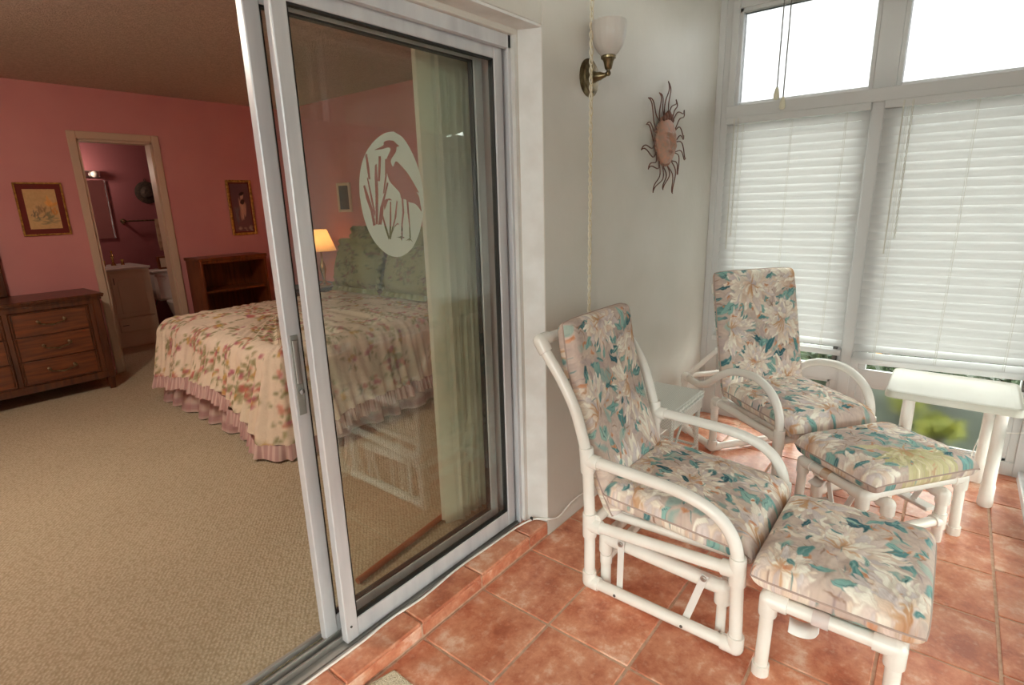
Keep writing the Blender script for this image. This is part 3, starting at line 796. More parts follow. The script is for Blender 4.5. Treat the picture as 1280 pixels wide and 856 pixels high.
HERON = {
 'oval':[(0.029,0.189),(-0.005,0.182),(-0.043,0.161),(-0.078,0.129),(-0.103,0.090),(-0.117,0.047),(-0.122,0.003),(-0.119,-0.047),(-0.107,-0.098),(-0.084,-0.145),(-0.047,-0.183),(-0.010,-0.201),(0.030,-0.201),(0.073,-0.178),(0.107,-0.133),(0.129,-0.078),(0.138,-0.023),(0.135,0.038),(0.119,0.092),(0.095,0.138),(0.066,0.173)],
 'bird':[(-0.054,0.129),(-0.018,0.144),(-0.013,0.155),(0.004,0.161),(0.025,0.161),(0.037,0.153),(0.048,0.146),(0.037,0.143),(0.033,0.129),(0.021,0.116),(0.010,0.103),(0.010,0.091),(0.017,0.083),(0.028,0.099),(0.043,0.092),(0.072,0.067),(0.097,0.035),(0.119,0.001),(0.107,0.005),(0.118,-0.010),(0.122,-0.035),(0.126,-0.062),(0.111,-0.044),(0.095,-0.033),(0.075,-0.029),(0.059,-0.020),(0.040,-0.016),(0.035,0.002),(0.016,0.020),(-0.001,0.036),(-0.010,0.060),(-0.013,0.085),(-0.006,0.108),(0.006,0.125),(0.011,0.136),(0.002,0.140),(-0.012,0.136),(-0.025,0.133)],
 'legs1':[(0.041,-0.015),(0.049,-0.015),(0.048,-0.063),(0.038,-0.099),(0.034,-0.140),(0.028,-0.139),(0.032,-0.098),(0.040,-0.063)],
 'legs2':[(0.062,-0.020),(0.070,-0.022),(0.069,-0.064),(0.070,-0.100),(0.069,-0.146),(0.063,-0.146),(0.065,-0.100),(0.062,-0.063)],
 'foot1':[(0.008,-0.140),(0.029,-0.137),(0.045,-0.143),(0.032,-0.144),(0.028,-0.153),(0.024,-0.143)],
 'foot2':[(0.046,-0.154),(0.064,-0.145),(0.078,-0.161),(0.065,-0.152),(0.057,-0.158),(0.062,-0.150)],
 'r1':[(-0.088,0.115),(-0.081,0.117),(-0.077,0.075),(-0.077,0.042),(-0.084,0.043),(-0.087,0.074)],
 'r2':[(-0.038,0.112),(-0.029,0.112),(-0.034,0.076),(-0.041,0.037),(-0.049,0.037),(-0.043,0.076)],
 'r3':[(-0.055,0.084),(-0.049,0.089),(-0.048,0.053),(-0.052,-0.003),(-0.063,-0.094),(-0.072,-0.094),(-0.063,-0.003),(-0.060,0.053)],
 'r4':[(-0.106,0.022),(-0.100,0.025),(-0.087,-0.014),(-0.076,-0.053),(-0.073,-0.096),(-0.082,-0.098),(-0.087,-0.053),(-0.100,-0.014)],
 'r5':[(-0.090,0.047),(-0.086,0.047),(-0.076,-0.008),(-0.069,-0.059),(-0.073,-0.071),(-0.082,-0.019)],
 'r6':[(-0.014,0.034),(-0.008,0.031),(-0.022,-0.003),(-0.038,-0.043),(-0.054,-0.094),(-0.062,-0.097),(-0.049,-0.043),(-0.029,-0.003)],
 'r7':[(-0.014,0.104),(-0.008,0.105),(-0.012,0.054),(-0.027,0.003),(-0.034,-0.003),(-0.019,0.054)],
 'r8':[(-0.056,-0.094),(-0.050,-0.071),(-0.036,-0.020),(-0.031,-0.020),(-0.041,-0.072),(-0.050,-0.097)],
 'r9':[(-0.008,-0.026),(-0.003,-0.026),(-0.008,-0.085),(-0.017,-0.144),(-0.023,-0.143),(-0.015,-0.084)],
 'r10':[(-0.044,-0.072),(-0.039,-0.069),(-0.031,-0.101),(-0.021,-0.137),(-0.026,-0.145),(-0.037,-0.107)],
 'r11':[(0.020,-0.021),(0.023,-0.027),(0.014,-0.074),(-0.008,-0.120),(-0.017,-0.146),(-0.019,-0.132),(0.003,-0.085)],
 'r12':[(0.024,-0.098),(0.013,-0.099),(0.001,-0.109),(-0.013,-0.132),(-0.017,-0.144),(-0.008,-0.120),(0.005,-0.101),(0.016,-0.094)],
 'r13':[(-0.035,-0.026),(-0.023,-0.017),(-0.007,-0.016),(0.000,-0.021),(-0.015,-0.022),(-0.024,-0.038),(-0.033,-0.052)],

}
def inpoly(X, Z, poly):
    r = np.zeros(X.shape, bool); n = len(poly)
    for i in range(n):
        x1, z1 = poly[i]; x2, z2 = poly[(i+1) % n]
        c = ((z1 > Z) != (z2 > Z)) & (X < (x2-x1)*(Z-z1)/((z2-z1) if abs(z2-z1) > 1e-9 else 1e-9)+x1)
        r ^= c
    return r
def heron():
    res = .0011; nx, nz = int(.30/res), int(.42/res)
    xs = np.linspace(-.15, .15, nx+1); zs = np.linspace(-.21, .21, nz+1)
    cx, cz = (xs[:-1]+xs[1:])/2, (zs[:-1]+zs[1:])/2
    X, Z = np.meshgrid(cx, cz)
    ov = [(float(p.x), float(p.y)) for p in crom([(a, b, 0) for a, b in HERON['oval']+[HERON['oval'][0]]], 6)]
    k = inpoly(X, Z, ov)
    for nm, P in HERON.items():
        if nm != 'oval':
            if nm == 'bird': P = [(float(p.x), float(p.y)) for p in crom([(a, b, 0) for a, b in P+[P[0]]], 3)]
            k &= ~inpoly(X, Z, P)
    GX, GZ = np.meshgrid(xs, zs); V = np.stack([GX.ravel()+1.19-o2[0], np.full(GX.size, 1.4405-o2[1]), GZ.ravel()+1.537-o2[2]], 1)
    F = grid_faces(nx, nz)[k.ravel()]
    used = np.unique(F); mp = -np.ones(len(V), int); mp[used] = np.arange(len(used))
    o = fast_mesh('heron_etching', V[used], mp[F], M['frost'], p2, smooth=False)
    o['label'] = 'frosted oval with a clear standing heron among reeds'
heron()

# vertical vane blind, drawn back to the right side
vb = thing('vertical_blind', 'pale cream vertical vane blind gathered at the right behind the sliding glass', 'blind', (1.67, 1.66, 2.08))
MB().box(-1.6, -.02, 0, .17, .02, .035, ch=.003).build('headrail', M['white_trim'], vb)
for i in range(12):
    x = -.118+.0235*i if i else -.112
    a = math.radians(rnd.uniform(88, 108)) if i > 2 else math.radians((14, 48, 76)[i])
    w = .0445; P = []
    for s in (-1, -.6, -.2, .2, .6, 1): P.append((x+s*w*math.cos(a)-.010*(1-s*s)*math.sin(a), -s*w*math.sin(a)-.010*(1-s*s)*math.cos(a)))
    if i == 0: P = [(q[0]+.02, q[1]-.012) for q in P]
    P2 = [(q[0]+.0012, q[1]+.0012) for q in P[::-1]]
    MB().prism(P+P2, -2.0, 0, 'z').build('vane', M['vane'], vb, smooth=60)

tag(MB().tube([(1.055, 1.665, .07), (1.66, 1.735, .07)], .0135, 12).build('wooden_rod', M['rod_wood']), 'reddish wooden rod lying on the carpet behind the sliding glass', 'rod')
pts = crom([(.2, 1.397, .071), (.6, 1.396, .071), (.86, 1.392, .071), (1.0, 1.398, .072), (1.15, 1.388, .071), (1.35, 1.398, .073), (1.55, 1.392, .071), (1.70, 1.385, .072), (1.79, 1.350, .085), (1.835, 1.305, .082), (1.862, 1.288, .075), (1.92, 1.288, .062), (2.05, 1.289, .085), (2.3, 1.290, .07), (2.9, 1.291, .06), (3.3, 1.29, .06)], 6)
cb = tag(MB().tube(pts, .0042, 8).build('cable', M['pvc']), 'thin white cable lying along the door track and around the wall corner', 'cable')
k = MB().box(1.782, 1.348, .082, 1.790, 1.36, .098, ch=.001).build('cable_clip', M['black']); k.parent = cb
def rugfn(u, v): return (.50+.36*u+.02*math.sin(9*v), .98+.30*v, .012+.004*math.sin(40*u)*math.sin(37*v))
mb = MB()
R = [(.50, .95), (.895, .98), (.90, 1.265), (.82, 1.285), (.50, 1.285)]
mb.prism(R, .001, .016)
tag(mb.build('rug', M['rug'], bevel=.006), 'cream fluffy rug whose corner shows at the foot of the step', 'rug')

# ------------------------------------------------------------------ PVC pipe furniture
R_T, R_F = .0215, .0275
def fit(mb, p, dirs, L=.045, r=R_F):
    """pipe fitting at p with sockets along dirs"""
    p = Vector(p); mb.ellipsoid(p, (r*1.02, r*1.02, r*1.02), 12, 8)
    for d in dirs:
        d = Vector(d).normalized(); mb.tube([p, p+d*L*.94, p+d*L, p+d*L*1.001], [r, r, r*.97, r*.8], 14)
def pipe(mb, pts, r=R_T, seg=14): mb.tube(pts, r, seg)

def bolt(o_parent, p, axis='x', s=1):
    mb = MB(); mb.lathe([(0, 0), (.011, 0), (.011, .003), (.006, .004), (.006, .008), (0, .008)] if s > 0 else [(0, 0), (.011, 0), (.011, -.003), (.006, -.004), (.006, -.008), (0, -.008)], p, axis, 12)
    return mb.build('bolt', M['steel'], o_parent)

def link(parent, u, a, b):
    """flat strap hanging between pivots a (top) and b (bottom), each (d,z)"""
    A = Vector((u, *a)); B = Vector((u, *b)); d = (B-A).normalized(); n = Vector((0, -d.z, d.y)); w = .013; mb = MB()
    v = []
    for x in (-.003, .003):
        for p, s in ((A-d*.012, -1), (A-d*.012, 1), (B, 1), (B, -1)): v.append(p+n*w*s+Vector((x, 0, 0)))
    mb.add(v, [(0,1,2,3), (7,6,5,4), (0,4,5,1), (1,5,6,2), (2,6,7,3), (3,7,4,0)])
    o = mb.build('link_bar', M['strap_plastic'], parent, bevel=.002)
    bolt(o, (A.x-.006 if u < 0 else A.x+.006, A.y, A.z), 'x', -1 if u < 0 else 1)
    return o

def glider_chair():
    W = .300
    r = thing('glider_chair', 'white pipe glider chair with floral cushions in the foreground by the door wall', 'chair', (1.945, .70, 0), 0)
    for s in (-1, 1):
        u = s*W; mb = MB()
        # base bar, front upright running into the arm
        pipe(mb, [(u, .263, .03), (u, -.300, .03)])
        arm = crom([(u, -.300, .03), (u, -.293, .20), (u, -.287, .33), (u, -.281, .385), (u, -.262, .436), (u, -.222, .484), (u, -.160, .517), (u, -.06, .538), (u, .08, .546), (u, .255, .552)], 7)
        pipe(mb, arm)
        pipe(mb, [(u, .265, .281), (u, -.288, .318)])
        fit(mb, (u, .264, .03), [(0, -1, 0), (0, 0, 1)]); fit(mb, (u, -.300, .03), [(0, 1, 0), (0, 0, 1)])
        fit(mb, (u, .265, .281), [(0, -1, .06), (0, 0, 1), (0, 0, -1)], .05); fit(mb, (u, -.288, .318), [(0, 1, -.06), (0, .03, 1), (0, -.03, -1)], .05)
        fit(mb, (u, .278, .550), [(0, -1, 0), (0, .1, 1), (0, -.06, -1)], .05)
        mb.tube([(u-s*.0, -.12, .03), (u, -.121, .03)], .001, 4)
        o = mb.build('side_frame', M['pvc'], r)
        for d in (.142, -.121):
            b = MB(); b.lathe([(0, 0), (.006, 0), (.006, s*.002), (0, s*.002)], (u+s*(R_T-.001), d, .03), 'x', 8); b.build('screw', M['metal_dark'], o)
    mb = MB()
    for s in (-1, 1):
        u = s*W
        pipe(mb, crom([(u, .264, .03), (u, .265, .28), (u, .276, .52), (u, .292, .614), (u, .334, .744), (u, .39, .844), (u, .452, .93), (u, .488, .985)], 6))
        fit(mb, (u, .488, .985), [(-s, 0, 0), (0, -.55, -.83)], .05)
    pipe(mb, [(-W, .488, .985), (W, .488, .985)]);
    pipe(mb, [(-W, .264, .281), (W, .264, .281)], .018)
    mb.build('back_frame', M['pvc'], r)
    mb = MB(); wi = .245
    for s in (-1, 1):
        u = s*wi
        pipe(mb, [(u, .222, .212), (u, -.232, .196)], .026)
        pipe(mb, [(u, .222, .212), (u, .221, .0)], .0205); pipe(mb, [(u, -.232, .196), (u, -.232, .0)], .017)
        fit(mb, (u, .222, .212), [(0, -1, 0), (0, 0, -1)], .06); fit(mb, (u, -.232, .196), [(0, 1, 0), (0, 0, -1)], .06)
        fit(mb, (u, .221, .12), [(0, 0, 1), (0, 0, -1)], .02, .024)
    for d, z in ((.222, .212), (-.232, .196)): pipe(mb, [(-wi, d, z), (wi, d, z)])
    pipe(mb, [(-wi, .221, .12), (wi, .221, .12)], .018)
    mb.build('glide_base', M['pvc'], r)
    mb = MB()
    for s in (-1, 1): pipe(mb, [(s*.22, .235, .305), (s*.22, -.29, .325)], .018)
    for d in (-.285, .235): pipe(mb, [(-W, d, .318-d*.02), (W, d, .318-d*.02)], .018)
    pipe(mb, [(-.22, -.03, .31), (.22, -.03, .31)], .018)
    mb.box(-.215, -.27, .322, .215, .23, .328)
    mb.build('seat_frame', M['pvc'], r)
    for s in (-1, 1):
        link(r, s*.278, (.14, .234), (.142, .035)); link(r, s*.278, (-.176, .228), (-.121, .035))
    def seat(x, y, n):   # y + towards the back
        yy = y-.045; t = np.clip((-y-.20)/.09, 0, 1)
        return x, yy, .386+n-.03*t*t+.018*np.clip(y/.27, -1, 1)
    cushion('seat_cushion', .535, .56, .105, M['cloth_print'], r, 11, seat)
    A0, Z0, A1, Z1 = .195, .305, .425, 1.055
    L = math.hypot(A1-A0, Z1-Z0); ca, sa = (A1-A0)/L, (Z1-Z0)/L
    def back(x, y, n):   # y + up
        t = (y/L+.5); q = .035*np.sin(PI*t)
        return x, A0+ca*(y+L/2)-sa*n+q, Z0+sa*(y+L/2)+ca*n
    cushion('back_cushion', .50, L, .085, M['cloth_print'], r, 23, back)
    return r
glider_chair()

def recliner():
    # local axes: u across, d depth (front negative); d here = s - 2.45
    base = Vector((2.19*.8+2.45*.6, -2.19*.6+2.45*.8, 0))
    r = thing('recliner_chair', 'white pipe reclining chair with floral cushions in the corner by the blinds', 'chair', base, -math.atan2(.6, .8))
    W = .280
    for s in (-1, 1):
        u = s*W; mb = MB()
        arm = crom([(u, .545, .38), (u, .47, .374), (u, .40, .372), (u, .34, .39), (u, .28, .425), (u, .227, .467), (u, .12, .532), (u, .02, .562), (u, -.08, .572), (u, -.15, .563), (u, -.225, .530), (u, -.275, .482), (u, -.305, .414), (u, -.312, .33), (u, -.315, .2), (u, -.315, .0)], 6)
        pipe(mb, arm); fit(mb, (u, .545, .38), [(0, -1, 0), (0, 0, -1), (-s, 0, 0)])
        pipe(mb, [(u, .545, .38), (u, .53, .03)])
        fit(mb, (u, -.313, .31), [(0, 1, 0), (0, 0, 1), (0, 0, -1)], .05); fit(mb, (u, -.315, .03), [(0, 0, 1)], .03)
        pipe(mb, [(u, .53, .03), (u, .22, .03)]); pipe(mb, [(u, .22, .03), (u, .218, .325)]); pipe(mb, [(u, .218, .325), (u, -.313, .31)])
        fit(mb, (u, .22, .03), [(0, 1, 0), (0, 0, 1), (-s, 0, 0)]); fit(mb, (u, .218, .325), [(0, -1, 0), (0, 0, -1)]); fit(mb, (u, .53, .03), [(0, -1, 0), (0, 0, 1)])
        mb.build('side_frame', M['pvc'], r)
    for d, z, rr in ((.22, .03, R_T), (-.313, .30, R_T), (.545, .38, .018)):
        mb = MB(); pipe(mb, [(-W, d, z), (W, d, z)], rr); mb.build('cross_rail', M['pvc'], r)
    mb = MB()
    for s in (-1, 1): pipe(mb, [(s*.22, -.29, .318), (s*.22, .22, .318)], .018)
    for d in (-.1, .16): pipe(mb, [(-W, d, .318), (W, d, .318)], .018)
    mb.box(-.215, -.28, .33, .215, .22, .336)
    mb.build('seat_frame', M['pvc'], r)
    mb = MB()
    for s in (-1, 1):
        pipe(mb, [(s*.20, .24, .34), (s*.20, .40, .98)]); fit(mb, (s*.20, .40, .98), [(-s, 0, 0), (0, -.24, -.97)])
        pipe(mb, [(s*.262, .545, .385), (s*.20, .345, .60)], .016)
    pipe(mb, [(-.20, .40, .98), (.20, .40, .98)])
    mb.build('back_frame', M['pvc'], r)
    def seat(x, y, n):
        t = np.clip((-y-.20)/.09, 0, 1)
        return x, y-.085, .392+n-.03*t*t+.012*np.clip(y/.27, -1, 1)
    cushion('seat_cushion', .53, .58, .10, M['cloth_print'], r, 35, seat, res=.0032)
    A0, Z0, A1, Z1 = .165, .36, .335, 1.075
    L = math.hypot(A1-A0, Z1-Z0); ca, sa = (A1-A0)/L, (Z1-Z0)/L
    def back(x, y, n):
        t = (y/L+.5); return x, A0+ca*(y+L/2)-sa*n, Z0+sa*(y+L/2)+ca*n
    cushion('back_cushion', .535, L, .085, M['cloth_print'], r, 47, back, res=.0032)
    return r
recliner()

def ottoman(loc, rz, label, seed, glide=False, res=.0026):
    r = thing('ottoman', label, 'ottoman', loc, rz, 'pipe ottomans with floral cushions')
    W, Dp, Z = .265, .165, .278
    mb = MB()
    for s in (-1, 1):
        pipe(mb, [(s*W, -Dp, Z), (s*W, Dp, Z)]); pipe(mb, [(-W, s*Dp, Z), (W, s*Dp, Z)])
    for s in (-1, 1):
        for t in (-1, 1): fit(mb, (s*W, t*Dp, Z), [(-s, 0, 0), (0, -t, 0), (0, 0, -1)], .055)
    mb.box(-W+.02, -Dp+.02, Z+.012, W-.02, Dp-.02, Z+.018)
    mb.build('frame', M['pvc'], r)
    for s in (-1, 1):
        for t in (-1, 1):
            mb = MB(); pipe(mb, [(s*W, t*Dp, Z-.02), (s*(W+.004), t*(Dp+.004), .004)], .0205)
            mb.tube([(s*(W+.004), t*(Dp+.004), 0), (s*(W+.004), t*(Dp+.004), .038)], [.0265, .0265], 14); mb.build('leg', M['pvc'], r)
    mb = MB()
    for s in ((-1, 1) if glide else ()):
        u = s*.148
        for t in (-1, 1):
            d = t*.185
            pipe(mb, [(u, d, .228), (u, d, 0)]); fit(mb, (u, d, .228), [(0, -t, 0), (0, 0, -1)]); fit(mb, (u, d, .10), [(0, 0, 1), (0, 0, -1), (-s, 0, 0)], .035)
        pipe(mb, [(u, -.185, .228), (u, .185, .228)])
    if glide:
        for d in (-.185, .185): pipe(mb, [(-.148, d, .10), (.148, d, .10)])
        mb.build('glide_base', M['pvc'], r)
    for s in ((-1, 1) if glide else ()):
        link(r, s*.20, (-.08, .262), (-.02, .10)); link(r, s*.20, (.09, .262), (.04, .10))
        mb = MB(); mb.box(s*.17, -.11, .092, s*.23, .11, .108, ch=.004); mb.build('link_block', M['strap_plastic'], r)
    def pad(x, y, n):
        tx = np.clip((np.abs(x)-.2)/.08, 0, 1)
        return x, y, .352+n-.012*tx*tx
    cushion('seat_cushion', .555, .455, .10, M['cloth_print'], r, seed, pad, res=res)
    C = floral(60, 60, seed+1)
    def tie(u0, sd):
        # cloth loop round the side bar with loose ends
        pts = []; NU = 8
        V = []; F = []
        n = 16
        for k in range(n+1):
            a = 2*PI*k/n
            for e in (-.022, .022): V.append((u0+math.cos(a)*(R_T+.004), sd*.02+e, Z+math.sin(a)*(R_T+.004)))
        for k in range(n): F.append((2*k, 2*k+1, 2*k+3, 2*k+2))
        o = fast_mesh('tie_strap', V, F, M['cloth_print'], r, C.sample(np.linspace(.1, .6, len(V)), np.linspace(.2, .8, len(V))))
        mb = MB()
        P = crom([(0, .0, -.018), (.0, .010, -.040), (.004, .030, -.056), (.0, .058, -.058), (-.006, .078, -.050)], 5)
        v = []
        for q in P: v += [(u0+q.x-.022, sd*.02+q.y, Z+q.z-.016), (u0+q.x+.024, sd*.02+q.y+.006, Z+q.z+.004)]
        mb.add(v, [(2*i, 2*i+1, 2*i+3, 2*i+2) for i in range(len(P)-1)])
        q = mb.build('tie_end', M['welt2'], o, smooth=60)
        sm = q.modifiers.new('thickness', 'SOLIDIFY'); sm.thickness = .002
    tie(-W, 1)
    if glide: tie(W, -1)
    return r
M['welt2'] = mat('white_tie_cloth', (232, 228, 224), .8)
ottoman((1.888, .143, 0), 0, 'floral cushioned pipe ottoman in the foreground, nearest the camera', 61)
s0, v0 = 1.79, 2.165
ottoman((v0*.8+s0*.6, -v0*.6+s0*.8, 0), -math.atan2(.6, .8), 'floral cushioned pipe ottoman beside the white side table', 75, True, res=.0032)

# ------------------------------------------------------------------ white side table by the window
def side_table():
    r = thing('side_table', 'cream white rectangular plastic table on round legs in front of the right window', 'table', (3.42, -.085, 0))
    X0, X1, Y0, Y1, Z = -.225, .225, -.255, .250, .54
    mb = MB()
    # tray with a rolled rim all round
    prof = [(0, 0), (.012, -.002), (.020, -.010), (.024, -.026), (.022, -.034)]
    def ring(o, z, rc=.03, n=5):
        P = []
        for (cx, cy, a0) in ((X1-rc, Y1-rc, 0), (X0+rc, Y1-rc, 90), (X0+rc, Y0+rc, 180), (X1-rc, Y0+rc, 270)):
            for k in range(n+1):
                a = math.radians(a0+90*k/n); P.append((cx+(rc+o)*math.cos(a), cy+(rc+o)*math.sin(a), z))
        return P
    rings = [ring(-.028, Z-.006), ring(-.014, Z-.002), ring(-.004, Z), ring(.008, Z-.004), ring(.014, Z-.018), ring(.016, Z-.036), ring(.010, Z-.038), ring(.004, Z-.022), ring(-.01, Z-.020)]
    n = len(rings[0]); v = [p for q in rings for p in q]; f = []
    for i in range(len(rings)-1):
        for k in range(n): k2 = (k+1) % n; f.append((i*n+k, (i+1)*n+k, (i+1)*n+k2, i*n+k2))
    f.append(tuple(range(n))); f.append(tuple((len(rings)-1)*n+k for k in range(n))[::-1]); mb.add(v, f)
    for a in (-.12, 0, .12): mb.box(X0+.03, a-.006, Z-.034, X1-.03, a+.006, Z-.02)
    mb.build('tabletop', M['resin'], r, smooth=40)
    for (x, y) in ((X0+.10, Y0+.06), (X0+.10, Y1-.085), (X1-.075, Y0+.085), (X1-.075, Y1-.085)):
        q = MB(); q.lathe([(.022, Z-.036), (.0245, Z-.10), (.026, .12), (.0275, .115), (.0295, .108), (.0295, .045), (.031, .04), (.031, .008), (.028, 0), (0, 0)][::-1], (x, y, 0), 'z', 20); q.build('leg', M['pvc'], r)
side_table()
# small plug-in adapter with its thin cables by the table leg
ad = thing('power_adapter', 'small white power adapter with thin cables on the floor behind the table leg', 'adapter', (3.56, -.235, 0))
MB().box(-.02, -.02, 0, .02, .02, .075, ch=.006).build('body', M['pvc'], ad)
mb = MB(); mb.tube(crom([(0, 0, .07), (-.02, .02, .12), (.02, .01, .2), (.10, -.03, .28), (.14, -.10, .25), (.15, -.2, .27)], 6), .0025, 6); mb.tube(crom([(-.01, 0, .07), (-.06, .05, .10), (-.01, .10, .06), (.05, .14, .03), (.10, .2, .01)], 6), .0025, 6)
mb.build('cable', M['pvc'], ad)

# ------------------------------------------------------------------ wicker side table
def wicker_table():
    r = thing('wicker_table', 'small pale green-white wicker table between the two chairs', 'table', (2.725, 1.14, 0))
    a, b, Z = .205, .145, .45
    mb = MB(); mb.box(-a, -b, Z-.03, a, b, Z, ch=.008); mb.build('tabletop', M['wicker'], r)
    # braided rim
    mb = MB()
    for (dz, rr) in ((-.012, .008), (-.034, .007)):
        P = []
        def seg(p, q, n): return [(p[0]+(q[0]-p[0])*i/n, p[1]+(q[1]-p[1])*i/n) for i in range(n)]
        per = seg((-a, -b), (a, -b), 60)+seg((a, -b), (a, b), 42)+seg((a, b), (-a, b), 60)+seg((-a, b), (-a, -b), 42)
        for ph in (0, PI):
            mb.tube([(x*(1+.012*math.cos(i*.9+ph)), y*(1+.02*math.cos(i*.9+ph)), Z+dz+.006*math.sin(i*.9+ph)) for i, (x, y) in enumerate(per)], rr*.6, 6, closed=True)
    mb.build('braided_rim', M['wicker'], r)
    mb = MB()
    for s in (-1, 1):
        mb.box(-a+.01, s*b-.006 if s > 0 else s*b, Z-.10, a-.01, s*b if s > 0 else s*b+.006, Z-.03)
        mb.box(s*a-.006 if s > 0 else s*a, -b+.01, Z-.10, s*a if s > 0 else s*a+.006, b-.01, Z-.03)
    mb.build('woven_apron', M['wicker'], r)
    for s in (-1, 1):
        for t in (-1, 1):
            mb = MB(); P = [(s*(a-.015), t*(b-.015), Z-.03), (s*(a-.02), t*(b-.02), .2), (s*(a-.01), t*(b-.01), 0)]
            mb.tube(crom(P, 8), .0125, 10); 
            mb.build('leg', M['wicker'], r)
    mb = MB()
    for t in (-1, 1):
        for s in (-1, 1):
            mb.tube(crom([(s*(a-.018), t*(b-.016), .14), (s*(a-.05), t*(b-.016), .22), (s*.05, t*(b-.016), .33), (0, t*(b-.016), .352)], 6), .007, 8)
            mb.tube(crom([(s*(a-.018), t*(b-.018), .14), (s*(a-.016), t*(b-.045), .22), (s*(a-.016), t*.04, .33), (s*(a-.016), 0, .352)], 6), .007, 8)
        mb.tube([(-a+.02, t*(b-.018), .12), (a-.02, t*(b-.018), .12)], .008, 8)
    for s in (-1, 1): mb.tube([(s*(a-.018), -b+.02, .12), (s*(a-.018), b-.02, .12)], .008, 8)
    mb.build('brace', M['wicker'], r)
wicker_table()

# ------------------------------------------------------------------ wall sconce, swag cord, sun
sc_ = thing('wall_sconce', 'antique brass wall lamp with an upturned frosted glass shade', 'lamp', (2.177, YW, 1.995))
MB().lathe([(0, 0), (.075, 0), (.075, -.006), (.066, -.012), (.060, -.012), (.055, -.018), (.03, -.022), (0, -.024)], (0, 0, 0), 'y', 36).build('back_plate', M['brass_old'], sc_)
mb = MB(); mb.lathe([(.026, -.015), (.022, -.03), (.017, -.042), (.017, -.055), (.012, -.065), (.009, -.078)], (0, 0, 0), 'y', 20)
mb.tube([(0, -.07, 0), (0, -.092, .004)], .008, 12); mb.ellipsoid((0, -.092, .005), (.011, .011, .011)); mb.tube([(0, -.092, .005), (0, -.092, .025)], .007, 12)
mb.build('arm', M['brass_old'], sc_)
MB().lathe([(.010, .018), (.014, .022), (.020, .048), (.025, .058), (.030, .060), (.031, .068), (.028, .072), (0, .072)], (0, -.092, 0), 'z', 24).build('socket_cup', M['brass_old'], sc_)
MB().lathe([(.024, .068), (.030, .072), (.044, .086), (.058, .108), (.066, .135), (.069, .165), (.070, .190), (.0685, .196), (.066, .190), (.065, .165), (.062, .136), (.054, .110), (.041, .090), (.022, .074)], (0, -.092, 0), 'z', 64, flute=16, famp=.012).build('shade', M['shade_glass'], sc_, smooth=60)
mb = MB(); cx, cy = 2.128, 1.262
for ph in (0, PI):
    mb.tube([(cx+.0045*math.sin(z*95+ph), cy+.0045*math.cos(z*95+ph), z) for z in np.linspace(.02, ZC, 480)], .0030, 6)
cd = mb.build('swag_cord', mat('cord_cream', (222, 214, 196), .6))
tag(cd, 'twisted cream cord hanging from the ceiling past the wall lamp', 'cord')
mb = MB()
i = 0
z = .4
while z < 2.7:
    L = .034; a = math.cos(i*PI/2)*.006; b = math.sin(i*PI/2)*.006
    P = [(cx+(.0065 if i % 2 == 0 else 0)*math.cos(t)+.002*math.sin(i), cy-.004+(.0065 if i % 2 else 0)*math.cos(t), z+L/2*math.sin(t)) for t in np.linspace(0, 2*PI, 13)[:-1]]
    mb.tube(P, .0013, 5, closed=True); z += .0285; i += 1
q = mb.build('chain_links', mat('pale_gilt', (208, 190, 152), .4, .3), cd)

